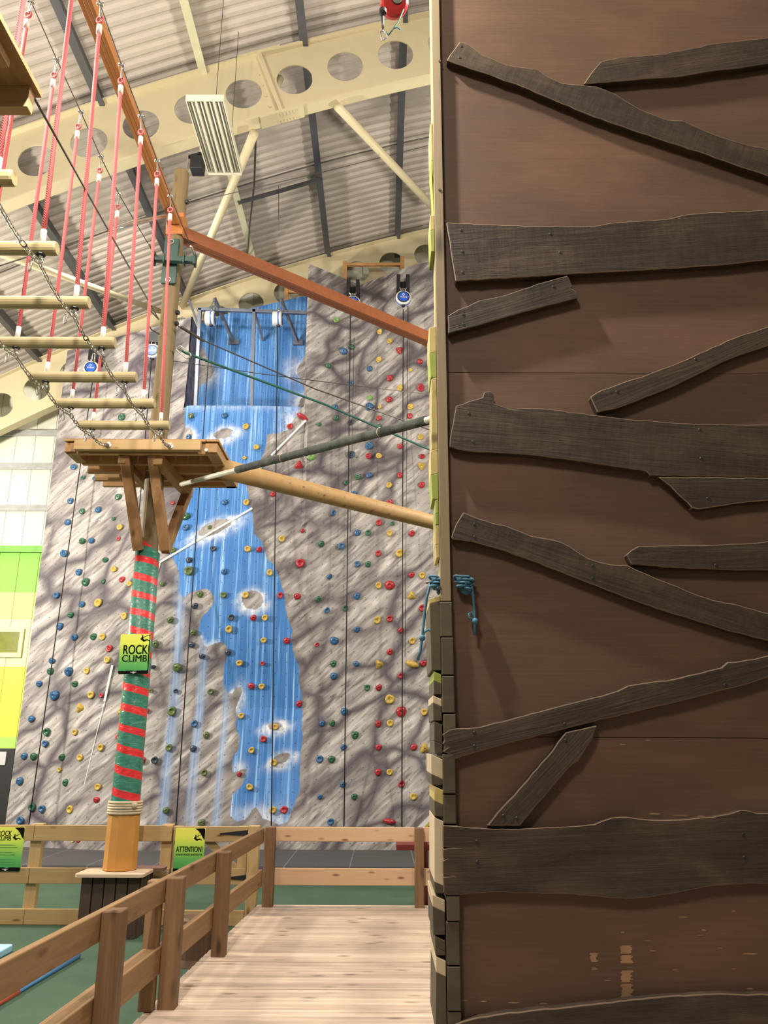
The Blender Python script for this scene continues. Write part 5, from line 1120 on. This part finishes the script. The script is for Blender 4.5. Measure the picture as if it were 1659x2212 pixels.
# ------------------------------------------------------------------ things hanging under the roof
zf = 9.9
def tri_at(x, y): d = ray(x, y); t_ = (zf-EYE)/d[2]; return V((d[0]*t_, d[1]*t_, zf))
q = [tri_at(401, 217), tri_at(485, 218), tri_at(521, 380), tri_at(449, 377)]
X0 = (q[0].x+q[3].x)/2; X1 = (q[1].x+q[2].x)/2; Y0 = (q[0].y+q[1].y)/2; Y1 = (q[2].y+q[3].y)/2
lf = thing('light_fitting', 'long cream fluorescent light fitting hanging under the rafter', 'light fitting', ((X0+X1)/2, (Y0+Y1)/2, zf))
mb = MB(); mb.box(X0, X1, Y0+.016, Y1-.051, zf+.06, zf+.10); mb.box(X0, X0+.015, Y0+.016, Y1-.051, zf, zf+.059); mb.box(X1-.015, X1, Y0+.016, Y1-.051, zf, zf+.059); mb.box(X0, X1, Y0, Y0+.015, zf, zf+.10); mb.box(X0, X1, Y1-.05, Y1, zf, zf+.10)
mb.build('housing', M['fixture'], lf); wL = (X1-X0-.03)/4
for k in range(4):
    a = X0+.015+wL*k; MB().add([(a+.012, Y0+.02, zf+.005), (a+wL-.012, Y0+.02, zf+.005), (a+wL*.5, Y0+.02, zf+.055), (a+.012, Y1-.06, zf+.005), (a+wL-.012, Y1-.06, zf+.005), (a+wL*.5, Y1-.06, zf+.055)], [(0, 3, 5, 2), (1, 2, 5, 4), (0, 2, 1), (3, 4, 5)]).build('reflector', M['louvre'], lf)
    if k: MB().box(a-.014, a+.014, Y0+.015, Y1-.05, zf-.004, zf+.05).build('divider', M['fixture'], lf)
    MB().tube([(a+wL*.5, Y0+.03, zf+.012), (a+wL*.5, Y1-.07, zf+.012)], .010, 10).build('fluorescent_tube', M['tubeglass'], lf, smooth=True)
for yy in (Y0+.2, Y1-.2): MB().tube([((X0+X1)/2+.1, yy, zf+.1), ((X0+X1)/2+.1, yy, ztop((X0+X1)/2)+.2)], .005, 5).build('suspension_wire', M['cable'], lf)
sp = thing('loudspeaker', 'small black loudspeaker on the rafter beside the light fitting', 'loudspeaker', at(421, 362, 10.0))
a = at(409, 362, 10.0); b = at(438, 336, 10.0); MB().box(a.x, b.x, 10.0, 10.2, a.z, b.z+.02).build('cabinet', M['black'], sp, bevel=.008)
a = at(403, 331, 10.0); b = at(428, 318, 10.0); MB().bar((a.x, 10.1, at(403, 329, 10.0).z), (b.x+.05, 10.1, at(428, 321, 10.0).z), .05, .03).build('yoke', M['black'], sp); MB().box(a.x, a.x+.012, 10.06, 10.14, at(409, 355, 10).z, at(403, 329, 10).z).build('yoke_arm', M['zinc'], sp)
MB().box(b.x, b.x+.05, 10.08, 10.4, at(428, 321, 10.0).z, at(428, 321, 10.0).z+.25).build('mount', M['cream'], sp)
# red fall-arrest block with hook
YH = 5.0; c = at(851, 8, YH); fa = thing('fall_arrest_block', 'red round retractable block with steel hook at the top of the photo', 'fall arrest block', at(850, 50, YH))
ax = V((.12, -.8, -.55)).normalized()
MB().lathe(c-ax*.05, ax, [(.09, 0), (.112, .02), (.112, .09), (.09, .11), (.06, .115)], 28).build('casing', M['redplastic'], fa, bevel=.003)
e = c+ax*.062; MB().lathe(e+V((.015, 0, .03)), ax, [(.058, 0), (.058, .012), (.046, .02), (.001, .02)], 24).build('cover', M['black'], fa)
MB().lathe(e+V((.015, 0, .03))+ax*.014, ax, [(.043, 0), (.040, .014), (.001, .018)], 24).build('label_disc', M['louvre'], fa)
MB().lathe(at(827, 22, YH-.08), (0, -.3, -1), [(.03, 0), (.028, .05), (.012, .06)], 14).build('outlet', M['black'], fa)
MB().tube([at(826, 36, YH-.08), at(827, 62, YH-.08)], [.014, .009], 10).build('swivel', M['cable'], fa, smooth=True)
MB().ring(at(828, 76, YH-.08), (0.1, 1, 0), .020, .007, 16, 6, stretch=(.004, 0, -.022)).build('hook', M['zinc'], fa, smooth=True)
MB().tube([at(833, 68, YH-.08), at(839, 76, YH-.08), at(850, 62, YH-.06), at(860, 48, YH-.04), at(872, 20, YH-.05)], .0055, 7).build('tag_line', M['greenrope'], fa, smooth=True); MB().tube([at(851, 61, YH-.06), at(858, 59, YH-.06), at(865, 64, YH-.06)], .0055, 7).build('tag_end', M['bluerope'], fa, smooth=True)
MB().tube([c+V((0, 0, .1)), c+V((0, 0, 3.0))], .008, 8).build('hanger', M['cable'], fa)
# ------------------------------------------------------------------ light, camera, view
def area(loc, target, size, power, col=(1, .93, .82), sy=None):
    l = bpy.data.lights.new('lamp_or_fill', 'AREA'); l.size = size; l.energy = power; l.color = col
    if sy: l.shape = 'RECTANGLE'; l.size_y = sy
    o = bpy.data.objects.new('lamp_or_fill', l); C.objects.link(o); o.location = loc
    o.rotation_euler = (V(target)-V(loc)).to_track_quat('-Z', 'Y').to_euler(); return o
def bulb(loc, power, r=.25, col=(1, .92, .80)):
    l = bpy.data.lights.new('lamp_or_fill', 'POINT'); l.energy = power; l.shadow_soft_size = r; l.color = col
    o = bpy.data.objects.new('lamp_or_fill', l); C.objects.link(o); o.location = loc
area((-4.9, 12.3, 10.8), (-3.4, 15.5, 6), .5, 190)          # on the back of the rafter
bulb((-9.3, 9.8, 4.8), 3200, .3)                            # left bay, outside the view
bulb((4.2, 11.0, 6.8), 1000, .3)                              # added fill for the far roof, unseen behind the tower
bulb((-4.2, 4.6, 8.4), 850, .3)                              # added fill for the roof, above the bridge and out of view
bulb((1.5, 5.0, 8.2), 1000, .3)  # added fill for the near roof, unseen above the boardwalk
area((-1.25, 2.3, 6.3), (-.4, 3.0, 3), .14, 400)
area((-2.5, -3.5, 8.5), (-1, 9, 3), 1.4, 480)  # added front fill from behind the camera
wd = bpy.data.worlds.new('hall'); bpy.context.scene.world = wd; wd.use_nodes = True
bg = wd.node_tree.nodes['Background']; bg.inputs[0].default_value = (1, .94, .87, 1); bg.inputs[1].default_value = .17
cam = bpy.data.cameras.new('camera'); co = bpy.data.objects.new('camera', cam); C.objects.link(co)
cam.sensor_fit = 'VERTICAL'; cam.sensor_height = 36; cam.sensor_width = 27; cam.lens = FPX/2212*36; cam.clip_start = .05
cp, sp_ = math.cos(PITCH), math.sin(PITCH); Rv = V((1, 0, 0)); Uv = V((0, -sp_, cp)); Fv = V((0, cp, sp_))
r_ = (Rv+Uv*ROLL).normalized(); u_ = (Uv-Rv*ROLL).normalized()
co.matrix_world = Matrix(((r_.x, u_.x, -Fv.x, 0), (r_.y, u_.y, -Fv.y, 0), (r_.z, u_.z, -Fv.z, EYE), (0, 0, 0, 1)))
sc = bpy.context.scene; sc.camera = co
sc.view_settings.view_transform = 'Standard'; sc.view_settings.look = 'None'; sc.view_settings.gamma = 1; sc.view_settings.exposure = 0; sc.view_settings.use_curve_mapping = False
